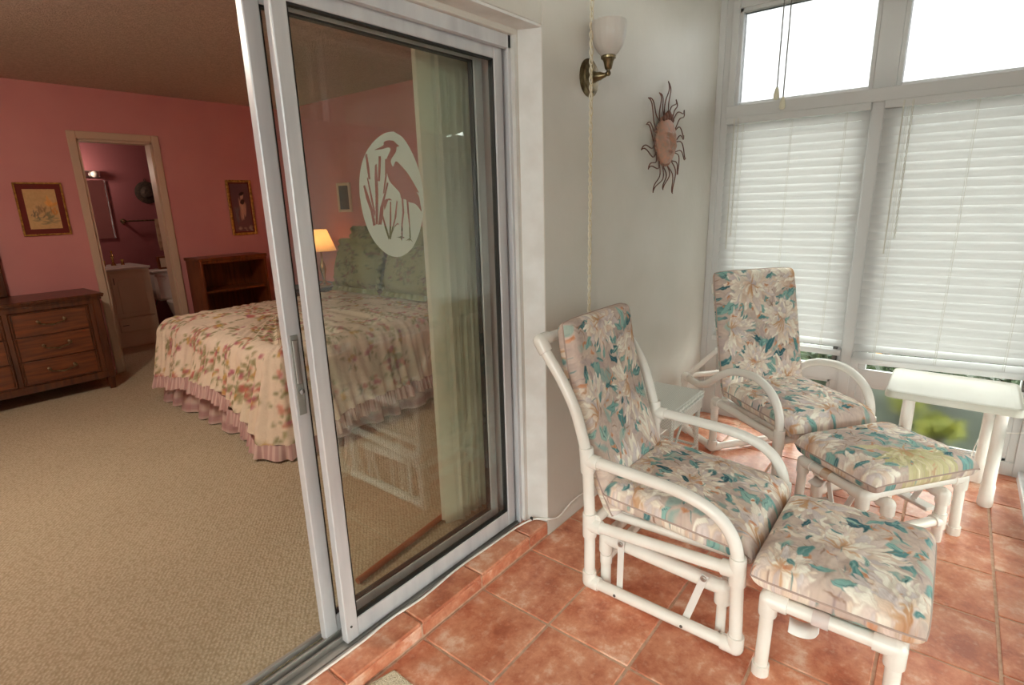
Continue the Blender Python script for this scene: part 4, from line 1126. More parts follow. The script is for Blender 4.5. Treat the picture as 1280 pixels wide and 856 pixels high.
def sun():
    r = thing('sun_wall_art', 'copper sun face with wavy wire rays hung on the white wall', 'wall art', (2.945, YW-.006, 1.79))
    mb = MB(); R = .118; nu, nv = 120, 70
    def H(x, z):
        d = math.hypot(x, z)/R; h = .034*math.sqrt(max(0, 1-d*d))
        X, Z = x/R, z/R
        g = lambda cx, cz, sx, sz: math.exp(-((X-cx)/sx)**2-((Z-cz)/sz)**2)
        h += .022*g(0, -.02, .10, .26)+.006*g(0, -.16, .17, .08)          # nose
        h -= .013*(g(-.34, .16, .2, .10)+g(.34, .16, .2, .10))             # sockets
        h += .011*(g(-.34, .14, .14, .055)+g(.34, .14, .14, .055))        # eyelids
        h += .008*(g(-.34, .32, .24, .05)+g(.34, .32, .24, .05))          # brows
        h += .010*(g(-.45, -.2, .2, .2)+g(.45, -.2, .2, .2))              # cheeks
        h += .012*(g(0, -.40, .2, .045)+g(0, -.52, .16, .05))-.012*g(0, -.46, .2, .025)   # lips
        h += .007*g(0, -.74, .16, .1)
        return h
    v = []; f = []
    for i in range(nv+1):
        rr = R*i/nv
        for k in range(nu):
            a = 2*PI*k/nu; x, z = rr*math.cos(a), rr*math.sin(a); v.append((x, -.012-H(x, z), z))
    for i in range(nv):
        for k in range(nu): k2 = (k+1) % nu; f.append((i*nu+k, (i+1)*nu+k, (i+1)*nu+k2, i*nu+k2)[::-1])
    mb.add(v, f); mb.lathe([(0, 0), (R, 0), (R+.003, -.006), (R, -.012)], (0, 0, 0), 'y', nu)
    mb.build('face', M['copper'], r, smooth=50)
    mb = MB()
    for k in range(56):
        a = 2*PI*k/56; mb.ellipsoid(((R+.006)*math.cos(a), -.010, (R+.006)*math.sin(a)), (.006, .006, .006), 8, 6)
    mb.build('beaded_rim', M['copper'], r)
    mb = MB()
    for x, z, q in ((-.03, .12, .016), (.0, .128, .02), (.03, .12, .016), (-.055, .11, .012), (.055, .11, .012)): mb.ellipsoid((x, -.022, z), (q, q*.7, q*1.3))
    mb.build('forelock', M['copper_dark'], r)
    n = 14
    for k in range(n):
        a = PI/2+2*PI*(k+.12)/n; L = (.172 if k % 2 == 0 else .125)
        P = []
        def ray(t, side):
            w = .027*(1-t**1.8)*side; sw = .036*math.sin(t*5.6)*(t**.7)
            rad = R+.004+L*t; x = rad; y = w+sw
            return (x*math.cos(a)-y*math.sin(a), -.010-.012*math.sin(t*3.1), x*math.sin(a)+y*math.cos(a))
        P = [ray(i/14, 1) for i in range(15)]+[ray(1-i/14, -1) for i in range(1, 15)]
        MB().tube(P, .0031, 6).build('ray', M['copper_dark'], r)
sun()

M['string'] = mat('grey_string', (128, 126, 122), .8)
# tasselled cords hanging in front of the bright upper window
for (y, z, lab) in ((.927, 2.03, 'left of the two thin cords with wooden tassels before the upper window'), (.890, 1.975, 'right of the two thin cords with wooden tassels, hanging lower')):
    c = thing('pull_cord', lab, 'cord', (3.655, y, z), 0, 'tasselled cords before the upper window')
    MB().tube([(0, 0, .065), (0, 0, ZC-z)], .0034, 6).build('string', M['string'], c)
    MB().lathe([(0, 0), (.012, .002), (.0165, .014), (.015, .035), (.010, .058), (.006, .068), (0, .068)], (0, 0, 0), 'z', 14).build('tassel', M['tassel'], c)
    MB().tube([(0, 0, .19), (0, 0, .205)], .003, 8).build('crimp', M['metal_dark'], c)

# ceiling fan of the sunroom: shows as a reflection in the glass
fan = thing('ceiling_fan', 'white ceiling fan with frosted light shades, seen reflected in the door glass', 'ceiling fan', (1.9, .14, ZC))
MB().lathe([(.06, 0), (.06, -.02), (.012, -.035), (.012, -.10), (.09, -.11), (.11, -.15), (.10, -.20), (.05, -.22), (.05, -.25), (0, -.25)][::-1], (0, 0, 0), 'z', 24).build('motor', M['white_trim'], fan)
for k in range(5):
    a = 2*PI*k/5+.3; P = [(.12, -.035), (.5, -.06), (.54, -.03), (.54, .03), (.5, .06), (.12, .035)]
    mb = MB(); mb.prism([(x*math.cos(a)-y*math.sin(a), x*math.sin(a)+y*math.cos(a)) for x, y in P], -.165, -.157); mb.build('blade', M['white_trim'], fan)
for k in range(3):
    a = 2*PI*k/3+.5; c = (.10*math.cos(a), .10*math.sin(a), -.34)
    MB().lathe([(.03, .07), (.045, .04), (.055, 0), (.052, 0), (.042, .04), (.026, .068)], c, 'z', 20).build('shade', M['shade_glass'], fan)
    mb = MB(); mb.tube([(.02*math.cos(a), .02*math.sin(a), -.24), (.08*math.cos(a), .08*math.sin(a), -.25), c[:2]+(-.27,)], .008, 8); mb.build('lamp_arm', M['white_trim'], fan)

# ------------------------------------------------------------------ bedroom
class BoxList:
    def __init__(s, p): s.p = p
    def box(s, *a, **k): MB().box(*a, **k).build('moulding', M['dark_wood2'], s.p)
def dresser():
    r = thing('dresser', 'low walnut dresser with bail handles against the pink wall, left of the doorway', 'dresser', (.50, 5.70, ZB))
    X0, X1, Yf, Yb = -.85, .87, -.25, .24
    H = .815
    mb = MB(); mb.box(X0, Yf+.012, .115, X1-.0, Yb, .785); mb.build('carcass', M['dark_wood2'], r, bevel=.003)
    mb = MB(); mb.box(X0-.025, Yf-.028, .785, X1+.025, Yb, .800, ch=.004); mb.box(X0-.012, Yf-.012, .765, X1+.012, Yb, .786, ch=.004); mb.box(X0-.03, Yf-.032, .798, X1+.03, Yb+.005, H, ch=.005); mb.build('top', M['dark_wood2'], r)
    mb = MB(); mb.box(X0-.006, Yf-.008, .105, X1+.006, Yb, .165, ch=.008)
    xs = [X1-.54*k for k in range(4)]
    for x in (.80, .265, -.275, -.815): mb.box(x-.018, Yf-.002, .16, x+.018, Yf+.02, .77, ch=.004)
    mb.box(X1-.052, Yf-.006, .10, X1, Yf+.03, .77, ch=.005)
    mb.box(X0, Yf-.004, .735, X1, Yf+.02, .768, ch=.003)
    mb.build('face_frame', M['dark_wood2'], r)
    for c in range(3):
        xa, xb = [(.285, .780), (-.255, .245), (-.795, -.295)][c]
        for k, (za, zb) in enumerate(((.545, .733), (.357, .543), (.168, .355))):
            mb = MB(); mb.box(xa, Yf, za+.003, xb, Yf+.012, zb-.003)
            # stepped moulding framing the bank of drawers
            dr = mb.build('drawer', M['dark_wood'], r, bevel=.002)
            m2 = BoxList(dr)
            m2.box(xa, Yf-.010, za+.002, xa+.010, Yf+.002, zb-.002, ch=.003); m2.box(xb-.010, Yf-.010, za+.002, xb, Yf+.002, zb-.002, ch=.003)
            m2.box(xa+.014, Yf-.005, za+.002, xa+.020, Yf+.002, zb-.002, ch=.002); m2.box(xb-.020, Yf-.005, za+.002, xb-.014, Yf+.002, zb-.002, ch=.002)
            if k == 0: m2.box(xa, Yf-.010, zb-.012, xb, Yf+.002, zb-.002, ch=.003)
            if k == 2: m2.box(xa, Yf-.010, za+.002, xb, Yf+.002, za+.012, ch=.003)
            cx = (xa+xb)/2; zc = (za+zb)/2+.012; w = .082
            h = MB()
            h.tube(crom([(cx-w, Yf-.026, zc), (cx-w+.012, Yf-.028, zc-.016), (cx-w*.45, Yf-.03, zc-.022), (cx, Yf-.032, zc-.030), (cx+w*.45, Yf-.03, zc-.022), (cx+w-.012, Yf-.028, zc-.016), (cx+w, Yf-.026, zc)], 5), .0048, 8)
            h.ellipsoid((cx, Yf-.033, zc-.030), (.02, .006, .007))
            for s in (-1, 1): h.lathe([(0, 0), (.013, 0), (.013, -.004), (.006, -.008), (.006, -.02), (.012, -.026), (.012, -.032), (0, -.036)], (cx+s*w, Yf, zc), 'y', 14)
            h.build('handle', M['brass_old'], dr)
    for x in (X0+.03, X1-.03):
        for y in (Yf+.03, Yb-.03):
            q = MB(); q.add([(x-.028, y-.028, .115), (x+.028, y-.028, .115), (x+.028, y+.028, .115), (x-.028, y+.028, .115), (x-.018, y-.018, 0), (x+.018, y-.018, 0), (x+.018, y+.018, 0), (x-.018, y+.018, 0)], [(0,1,2,3), (7,6,5,4), (4,5,1,0), (5,6,2,1), (6,7,3,2), (7,4,0,3)])
            q.build('leg', M['dark_wood2'], r, smooth=False)
dresser()
r = thing('dresser_mirror', 'wood framed mirror standing on the dresser, only its dark edge in view', 'mirror', (.24, 5.90, .872))
mb = MB(); mb.box(-.62, -.02, 0, -.56, .02, 1.0, ch=.006); mb.box(.585, -.02, 0, .645, .02, 1.0, ch=.006); mb.box(-.56, -.02, .94, .585, .02, 1.0, ch=.006); mb.box(-.56, -.02, 0, .585, .02, .06, ch=.006); mb.build('frame', M['dark_wood2'], r)
MB().box(-.56, -.004, .06, .585, .006, .94).build('mirror_pane', M['mirror'], r, smooth=False)

r = thing('bookcase', 'low brown wooden bookcase with one shelf between doorway and bed', 'bookcase', (2.575, 5.76, ZB))
w, d, h = .325, .165, 1.0
for s in (-1, 1): MB().box(s*w, -d, 0, s*(w-.020), d, h-.03).build('side_panel', M['shelf_wood'], r, bevel=.002)
MB().box(-w-.012, -d-.012, h-.03, w+.012, d+.005, h, ch=.005).build('top', M['shelf_wood'], r)
MB().box(-w-.004, -d-.004, h-.055, w+.004, -d+.016, h-.03).build('trim_rail', M['shelf_wood'], r, bevel=.002); MB().box(-w, -d-.006, 0, w, -d+.012, .09).build('plinth', M['shelf_wood'], r, bevel=.002)
MB().box(-w+.02, d-.008, .09, w-.02, d, h-.03).build('back_panel', M['shelf_wood'], r, smooth=False)
for z in (.09, .38, .66): MB().box(-w+.02, -d+.02, z, w-.02, d-.008, z+.02).build('shelf', M['shelf_wood'], r, smooth=False)

def picture(name, label, loc, w, h, axis, fw, fm, mw, mm, painter):
    """frame w x h hung on a wall; axis 'y' faces -y, 'x' faces -x"""
    r = thing(name, label, 'picture', loc, 0 if axis == 'y' else PI*1.5)
    mb = MB(); a, b = w/2, h/2
    for (x0, z0, x1, z1) in ((-a, -b, -a+fw, b), (a-fw, -b, a, b), (-a+fw, b-fw, a-fw, b), (-a+fw, -b, a-fw, -b+fw)): mb.box(x0, -.022, z0, x1, 0, z1, ch=.004)
    mb.build('frame', fm, r)
    mb = MB(); mb.box(-a+fw*.8, -.010, -b+fw*.8, a-fw*.8, -.002, b-fw*.8); mb.build('mat_board', mm, r, smooth=False)
    pw, ph = w-2*fw-2*mw, h-2*fw-2*mw; n, m_ = 80, 110
    U, V = np.meshgrid(np.linspace(0, 1, n+1), np.linspace(0, 1, m_+1)); U = U.ravel(); V = V.ravel()
    C = painter()
    vv = np.stack([(U-.5)*pw, np.full(U.size, -.0115), (V-.5)*ph], 1)
    fast_mesh('print_sheet', vv, grid_faces(n, m_), M['paint_print'], r, C.sample(U, V), smooth=False)
    return r
def ships():
    rs = np.random.RandomState(5); C = Canvas(80, 110, hx(214, 176, 120)); C.noise(.5, 16, rs, (196, 156, 104)); C.noise(12, 4, rs)
    for (x, y, s, c) in ((16, 40, 9, (130, 112, 84)), (30, 52, 14, (168, 136, 92)), (42, 48, 12, (150, 120, 80)), (60, 60, 18, (222, 160, 84)), (66, 40, 14, (206, 140, 72)), (22, 26, 10, (110, 100, 78)), (48, 28, 16, (134, 124, 88))):
        for k in range(7): C.petal(x+rs.randn()*4, y+rs.randn()*4, rs.uniform(.6, 2.4), s*(.6+rs.rand()), s*.4, hx(*c), hx(*c)*1.08, rs, alpha=.75)
    for k in range(16): C.petal(6+rs.rand()*60, 14+rs.rand()*16, rs.randn()*.2, 20, 3, hx(110, 112, 82), hx(150, 140, 98), rs, alpha=.7)
    for x, h in ((30, 30), (44, 24), (60, 34)): C.stroke(x, 36, PI/2, h, 1.5, hx(110, 84, 56), rs)
    return C
def figure():
    rs = np.random.RandomState(9); C = Canvas(80, 110, hx(120, 84, 84)); C.noise(.5, 20, rs, (92, 62, 66))
    for k in range(26): C.petal(44+rs.randn()*5, 20+rs.rand()*46, PI/2+rs.randn()*.2, 26, 8, hx(212, 176, 150), hx(196, 150, 128), rs, alpha=.7)
    C.petal(36, 66, .2, 22, 12, hx(66, 42, 36), hx(66, 42, 36), rs); C.petal(40, 78, .4, 16, 12, hx(206, 166, 140), hx(206, 166, 140), rs); C.petal(34, 84, .2, 26, 8, hx(52, 34, 30), hx(52, 34, 30), rs)
    for k in range(16): C.petal(12+rs.rand()*14, 6+rs.rand()*44, PI/2+rs.randn()*.4, 18, 7, hx(86, 84, 96), hx(130, 110, 110), rs, alpha=.7)
    for k in range(10): C.petal(rs.rand()*70, 4+rs.rand()*8, rs.randn()*.3, 18, 5, hx(200, 176, 150), hx(150, 120, 110), rs, alpha=.7)
    return C
def dim():
    rs = np.random.RandomState(2); C = Canvas(80, 110, hx(60, 56, 60)); C.noise(.6, 18, rs, (110, 90, 84)); return C
picture('framed_picture', 'gilt framed landscape print with a maroon mat, left of the bathroom doorway', (1.243, YB1-.001, 1.548), .318, .425, 'y', .013, M['gold'], .040, M['maroon'], ships)
picture('framed_picture', 'narrow gilt framed print of a standing figure, right of the bathroom doorway', (2.895, YB1-.001, 1.518), .262, .560, 'y', .024, M['gold'], .012, M['maroon'], figure)
picture('framed_picture', 'pale framed picture on the wall above the lit bedside lamp', (XB1-.001, 4.965, 1.59), .22, .29, 'x', .028, M['vanity'], .0, M['maroon'], dim)

# --- bed
BX0, BX1, BY0, BY1, BZ = 1.50, 3.44, 2.97, 4.85, .70
def bed():
    r = thing('bed', 'wide bed with floral quilt and ruffled pink edge, seen past the sliding door', 'bed', (2.47, 3.91, ZB))
    o = Vector((2.47, 3.91, ZB))
    mb = MB(); mb.box(BX0+.10, BY0+.10, .16, BX1, BY1-.10, .36); mb.v = [(a-o.x, b-o.y, c-o.z) for a, b, c in mb.v]; mb.build('box_spring', M['welt'], r, bevel=.02)
    mb = MB(); mb.box(BX0+.06, BY0+.06, .36, BX1, BY1-.06, .62); mb.v = [(a-o.x, b-o.y, c-o.z) for a, b, c in mb.v]; mb.build('mattress', M['ceramic'], r, bevel=.04)
    mb = MB()
    for x in (BX0+.2, BX1-.1):
        for y in (BY0+.2, BY1-.2): mb.box(x-.03, y-.03, ZB, x+.03, y+.03, .17)
    mb.v = [(a-o.x, b-o.y, c-o.z) for a, b, c in mb.v]; mb.build('bed_leg', M['metal_dark'], r)
    # outline (near side -> foot -> far side)
    rc = .16; P = []; 
    def addp(x, y, nx, ny): P.append((x, y, nx, ny))
    for t in np.linspace(0, 1, 150)[:-1]: addp(BX1+(BX0+rc-BX1)*t, BY0, 0, -1)
    for t in np.linspace(0, 1, 40)[:-1]: a = -PI/2-t*PI/2; addp(BX0+rc+rc*math.cos(a), BY0+rc+rc*math.sin(a), math.cos(a), math.sin(a))
    for t in np.linspace(0, 1, 130)[:-1]: addp(BX0, BY0+rc+(BY1-BY0-2*rc)*t, -1, 0)
    for t in np.linspace(0, 1, 40)[:-1]: a = PI-t*PI/2; addp(BX0+rc+rc*math.cos(a), BY1-rc+rc*math.sin(a), math.cos(a), math.sin(a))
    for t in np.linspace(0, 1, 150): addp(BX0+rc+(BX1-BX0-rc)*t, BY1, 0, 1)
    P = np.array(P); ns = len(P)-1; S = np.concatenate([[0], np.cumsum(np.hypot(np.diff(P[:, 0]), np.diff(P[:, 1])))])
    rs = np.random.RandomState(4)
    # hem height of the quilt along the outline (control points)
    sN = BX1-BX0-rc; sC = sN+rc*PI/2; sF = sC+(BY1-BY0-2*rc); sD = sF+rc*PI/2; sE = S[-1]
    hem = np.interp(S, [0, sN*.5, sN*.86, sN+.06, sC-.05, sC+.12, sC+.55, sC+1.1, sF, sD, sE], [.27, .27, .25, .155, .150, .27, .37, .35, .27, .25, .28])
    out = np.interp(S, [0, sN*.6, sN+.1, sC-.02, sC+.3, sF, sD, sE], [.05, .05, .12, .13, .07, .06, .06, .04])
    fold = np.zeros(len(S))
    for k in range(46):
        c, w_, a = rs.rand()*sE, .02+.05*rs.rand(), rs.randn()*.014; fold += a*np.exp(-((S-c)/w_)**2)
    nt = 46; nd = 34
    T = np.concatenate([np.linspace(0, 1, nt+1)[:-1], np.linspace(1, 2, nd+1)])
    Vx = np.zeros((len(T), len(S), 3)); UV = np.zeros((len(T), len(S), 2))
    spx = np.clip(P[:, 0], BX0+.55, BX1); spy = np.full(len(S), 3.91)
    Rr = .13
    for j, t in enumerate(T):
        if t <= 1:
            x = spx+(P[:, 0]-P[:, 2]*Rr-spx)*t; y = spy+(P[:, 1]-P[:, 3]*Rr-spy)*t; 
            z = BZ+.035*(1-t**2)+.012*np.sin(x*9+1)*np.sin(y*7)*(1-t)+fold*.7*t
            z = z+(.008*np.sin(S*60+2*np.sin(S*13)+3*t)+.006*np.sin(S*27+4*np.sin(S*5)-5*t))*t*(1.15-.3*t)
            Vx[j] = np.stack([x, y, z], 1); UV[j, :, 0] = (x-BX0)/2.0; UV[j, :, 1] = (y-BY0)/2.0
        else:
            q = t-1; L = (BZ-hem); arc = Rr*PI/2; tot = arc+(L-Rr); dist = q*tot
            on = np.minimum(dist, arc)/Rr
            dx = Rr*np.sin(on)-Rr; dz = -(Rr-Rr*np.cos(on)); dn = np.clip(dist-arc, 0, None)
            f = dn/np.maximum(L-Rr, .05)
            outw = dx+out*f+(fold*1.6+.012*np.sin(S*52+3*np.sin(S*9)+2*f)+.009*np.sin(S*96+4*np.sin(S*7)))*(.3+.7*f)
            x = P[:, 0]+P[:, 2]*outw; y = P[:, 1]+P[:, 3]*outw; z = BZ+dz-dn
            Vx[j] = np.stack([x, y, z], 1); UV[j, :, 0] = S/6.0; UV[j, :, 1] = dist/1.0
    CT = quilt_print(240, 240, 1, .0085); CS = quilt_print(700, 116, 2, .0085)
    k = T <= 1; nS = len(S)
    cols = np.zeros((len(T), nS, 3))
    a = UV[k]; cols[k] = CT.sample(a[..., 0].ravel(), a[..., 1].ravel()).reshape(-1, nS, 3)
    a = UV[~k]; cols[~k] = CS.sample(a[..., 0].ravel(), a[..., 1].ravel()).reshape(-1, nS, 3)
    q = fast_mesh('quilt', Vx.reshape(-1, 3)-np.array(o), grid_faces(nS-1, len(T)-1), M['quilt_print'], r, cols.reshape(-1, 3))
    q['label'] = 'cream quilt printed with green and rose sprigs'
    # ruffle sewn to the quilt hem
    S2 = np.linspace(0, sE, 1500); px = np.interp(S2, S, P[:, 0]); py = np.interp(S2, S, P[:, 1]); nx_ = np.interp(S2, S, P[:, 2]); ny_ = np.interp(S2, S, P[:, 3])
    hm = np.interp(S2, S, hem); ou = np.interp(S2, S, out); fo = np.interp(S2, S, fold)*1.6
    ph = S2*150+2.5*np.sin(S2*21)+1.5*np.sin(S2*47)
    V = []; RH = .088
    for i in range(6):
        t = i/5; am = .002+.013*t; w_ = ou+fo+.004+am*np.sin(ph)+.018*t
        V.append(np.stack([px+nx_*w_, py+ny_*w_, hm+.004-RH*t+.004*np.sin(ph*.5)*t], 1))
    V = np.array(V)
    stripe = (np.sin(S2*300) > .2)[None, :, None]
    cc = np.where(stripe, hx(214, 186, 176), hx(192, 156, 150))*np.ones((6, len(S2), 1))
    cc = np.clip(cc/255, 0, 1); cc = ((cc+.055)/1.055)**2.4
    fast_mesh('ruffle', V.reshape(-1, 3)-np.array(o), grid_faces(len(S2)-1, 5), M['cloth_plain'], r, cc.reshape(-1, 3))
    # pleated checked bed skirt
    ins = -.03; ph = S2*30+1.2*np.sin(S2*11)
    V = []; n = 14
    for i in range(n):
        t = i/(n-1); w_ = ins+.030*t*np.tanh(2.2*np.sin(ph))*1.0+.05*t
        V.append(np.stack([px+nx_*w_, py+ny_*w_, .37-(.37-ZB-.008)*t+0*px], 1))
    V = np.array(V); zz = V[..., 2]; sx = np.broadcast_to(S2, zz.shape)
    base = np.ones(zz.shape+(3,))*hx(206, 184, 172)
    m1 = (np.sin(sx*2*PI/.075) > .0)[..., None]; m2 = (np.sin(zz*2*PI/.085) > .0)[..., None]
    base = np.where(m1, base*.86+hx(170, 120, 124)*.14*.9, base); base = np.where(m2, base*np.array([.88, .80, .82]), base)
    cc = np.clip(base/255, 0, 1); cc = ((cc+.055)/1.055)**2.4
    fast_mesh('bed_skirt', V.reshape(-1, 3)-np.array(o), grid_faces(len(S2)-1, n-1), M['cloth_plain'], r, cc.reshape(-1, 3))
M['cloth_plain'] = mat('plain_cloth', (200, 200, 200), .9, attr='print', spec=.2)
bed()
def pillow(loc, w, h, th, tilt, seed, label):
    r = thing('pillow', label, 'pillow', loc, -PI/2, 'pillows at the head of the bed')
    n = 40
    U, V = np.meshgrid(np.linspace(-1, 1, n+1), np.linspace(-1, 1, n+1)); U = U.ravel(); V = V.ravel()
    hh = (np.clip((1-U**4)*(1-V**4), 0, 1))**.55
    rs = np.random.RandomState(seed); C = quilt_print(100, 100, seed, .007); C.a *= np.array([.62, .68, .52])
    ct, st = math.cos(tilt), math.sin(tilt)
    def mk(s):
        x = U*w/2*(1-.06*V**2*0); y = V*h/2; z = s*hh*th/2*(1+.1*np.sin(U*5+V*4))
        return np.stack([x, -z*ct+y*st, (y+h/2)*ct+z*st], 1)
    cols = C.sample(U*.5+.5, V*.5+.5)
    body = fast_mesh('cover', np.vstack([mk(1), mk(-1)]), np.vstack([grid_faces(n, n), grid_faces(n, n, (n+1)**2, True)]), M['cloth_plain'], r, np.vstack([cols, cols]))
    # flange ruffle
    P = []
    for i in range(240):
        t = i/240*4; k = int(t); f = t-k
        a, b = [(-1+2*f, -1), (1, -1+2*f), (1-2*f, 1), (-1, 1-2*f)][k]; P.append((a, b))
    vv = []
    for i, (a, b) in enumerate(P):
        for e in (0, .045):
            x = a*(w/2+e); y = b*(h/2+e); z = .012*math.sin(i*.9)*(e > 0)
            vv.append((x, -z*ct+y*st, (y+h/2)*ct+z*st))
    nP = len(P); F = [(2*i, 2*i+1, (2*i+3) % (2*nP), (2*i+2) % (2*nP)) for i in range(nP)]
    fast_mesh('flange', vv, F, M['cloth_plain'], body, C.sample(np.full(len(vv), .3), np.linspace(0, .9, len(vv))))
    return r
for i, (y, x, sd, lab) in enumerate(((4.36, 3.30, 3, 'green floral pillow propped at the head of the bed, nearest the bedside lamp'), (3.50, 3.30, 4, 'green floral pillow propped at the head of the bed, farther from the lamp'),
                       (4.20, 3.02, 5, 'front green floral pillow leaning on the one nearest the bedside lamp'), (3.48, 3.02, 6, 'front green floral pillow on the side farther from the lamp'))):
    pillow((x, y, BZ+.088), .68 if i < 2 else .58, .50 if i < 2 else .40, .20, .28, sd, lab)

# --- nightstand and lamp
r = thing('nightstand', 'dark nightstand beside the bed under the lit lamp', 'nightstand', (3.21, 5.24, ZB))
MB().box(-.25, -.22, .10, .25, .22, .62).build('body', M['dark_wood2'], r, bevel=.004)
MB().box(-.27, -.24, .62, .27, .24, .65, ch=.006).build('top', M['black'], r)
for k in range(2):
    q = MB().box(-.262, -.19, .14+.24*k, -.25, .19, .355+.24*k).build('drawer', M['dark_wood'], r, bevel=.003)
    MB().lathe([(0, 0), (.012, -.004), (.012, -.016), (.006, -.022), (0, -.022)], (-.262, 0, .25+.24*k), 'x', 12).build('knob', M['brass_old'], q)
for x in (-.22, .22):
    for y in (-.19, .19): MB().box(x-.02, y-.02, 0, x+.02, y+.02, .10).build('leg', M['dark_wood2'], r)
LX, LY, LZ = 3.25, 5.06, .705
r = thing('table_lamp', 'lit brass bedside lamp with a pleated cream shade', 'lamp', (LX, LY+.06, LZ))
MB().lathe([(0, 0), (.07, 0), (.07, .012), (.03, .03), (.014, .06), (.022, .12), (.034, .17), (.026, .22), (.010, .26), (.010, .36), (.022, .368), (.022, .40), (0, .40)], (0, 0, 0), 'z', 28).build('base', M['brass'], r)
mb = MB(); n = 96; v = []; f = []
for (rr, z) in ((.150, .36), (.075, .575)):
    for k in range(n): a = 2*PI*k/n; q = rr*(1+.02*(k % 2)); v.append((q*math.cos(a), q*math.sin(a), z))
for k in range(n): k2 = (k+1) % n; f.append((k, k2, n+k2, n+k))
mb.add(v, f); mb.build('shade', M['lamp_shade'], r, smooth=False)
MB().ellipsoid((0, 0, .46), (.028, .028, .035)).build('bulb', emis_mat('lamp_bulb', (255, 196, 130), 40), r)

# --- bathroom
r = thing('vanity_cabinet', 'cream bathroom vanity with one arched door and a drawer', 'vanity', (1.86, 7.26, ZB))
X0, X1, F0 = -.46, .41, -.26
mb = MB(); mb.box(X0, F0, .0, X1, .34, .845); mb.build('body', M['vanity'], r, bevel=.003)
MB().box(X0-.012, F0-.02, .845, X1+.014, .35, .872, ch=.006).build('counter', M['ceramic'], r)
for (xa, xb) in ((.03, .385), (-.43, -.01)):
    d = MB().box(xa, F0-.018, .335, xb, F0, .815, ch=.004).build('door', M['vanity'], r)
    P = [(xa+.05, .38), (xb-.05, .38), (xb-.05, .72)]+[(xb-.05-(xb-xa-.1)*t, .72+.045*math.sin(PI*t)) for t in np.linspace(.1, .9, 8)]+[(xa+.05, .72)]
    MB().prism(P, F0-.026, F0-.016, 'y').build('raised_panel', M['vanity'], d, bevel=.004)
    MB().tube([(xa+.02, F0-.03, .70), (xa+.02, F0-.03, .77)], .004, 8).build('handle', M['metal_dark'], d)
    q = MB().box(xa, F0-.018, .175, xb, F0, .325, ch=.004).build('drawer', M['vanity'], r)
    MB().tube([(xa+.02, F0-.03, .25), (xa+.08, F0-.03, .25)], .004, 8).build('handle', M['metal_dark'], q)
r = thing('faucet', 'tall brass faucet on the bathroom vanity', 'faucet', (2.06, 7.40, ZB+.872))
mb = MB(); mb.lathe([(.025, 0), (.025, .01), (.012, .03), (.012, .09), (.018, .10), (.010, .13), (.010, .16), (0, .165)], (0, 0, 0), 'z', 16); mb.tube(crom([(0, 0, .10), (-.01, -.04, .13), (-.02, -.10, .12), (-.02, -.11, .09)], 5), .009, 10)
mb.build('spout', M['brass'], r)
for s in (-1, 1): MB().lathe([(.02, 0), (.014, .02), (.014, .045), (.02, .06), (0, .066)], (s*.09, 0, 0), 'z', 14).build('tap', M['brass'], r)
r = thing('bathroom_mirror', 'tall dim mirror with a lit edge over the bathroom vanity', 'mirror', (1.82, by1-.002, 1.58))
MB().box(-.40, -.012, -.36, .37, 0, .28).build('mirror_pane', M['mirror'], r, smooth=False)
mb = MB(); mb.box(.37, -.018, -.36, .382, 0, .28); mb.box(-.41, -.018, -.36, -.40, 0, .28); mb.build('edge_strip', M['chrome'], r)
r = thing('vanity_light', 'chrome light bar over the bathroom mirror', 'light', (1.82, by1-.002, 1.92))
MB().box(-.36, -.05, -.03, .34, 0, .04, ch=.008).build('bar', M['chrome'], r)
for k in range(4): MB().ellipsoid((-.27+.18*k, -.085, .0), (.035, .035, .035)).build('bulb', M['ceramic'], r)
r = thing('straw_hat', 'dark round woven hat hung on the bathroom wall', 'hat', (2.60, by1-.003, 1.725))
MB().lathe([(.02, 0), (.118, -.004), (.128, -.008), (.120, -.014), (.072, -.018), (.064, -.045), (.045, -.066), (0, -.072)], (0, 0, 0), 'y', 30).build('crown_and_brim', M['hat_dark'], r)
MB().tube([(0, -.006, .12), (-.012, -.006, .145), (0, -.006, .16), (.012, -.006, .145), (0, -.006, .12)], .004, 6).build('loop', M['hat_dark'], r)
r = thing('towel_bar', 'brass towel bar on the bathroom wall beside the mirror', 'towel bar', (2.52, by1-.002, 1.405))
mb = MB(); mb.tube([(-.22, -.06, 0), (.35, -.06, 0)], .008, 10)
for s in (-.22, .35): mb.lathe([(.028, 0), (.028, -.01), (.012, -.02), (.012, -.06), (.018, -.066), (0, -.072)], (s, 0, 0), 'y', 16)
mb.build('bar', M['brass_old'], r)
r = thing('hand_towel', 'folded tan towel hanging from the towel bar', 'towel', (2.73, by1-.062, 1.405))
mb = MB(); P = crom([(0, -.012, -.36), (0, -.014, -.1), (0, -.013, 0), (0, 0, .013), (0, .013, 0), (0, .014, -.1), (0, .012, -.30)], 5)
mb.grid(lambda u, v: (-.12+.24*u, P[min(int(v*(len(P)-1)+.5), len(P)-1)].y+.002*math.sin(u*40), P[min(int(v*(len(P)-1)+.5), len(P)-1)].z), 30, len(P)-1)
q = mb.build('cloth', M['towel'], r, smooth=60); sm = q.modifiers.new('thickness', 'SOLIDIFY'); sm.thickness = .006
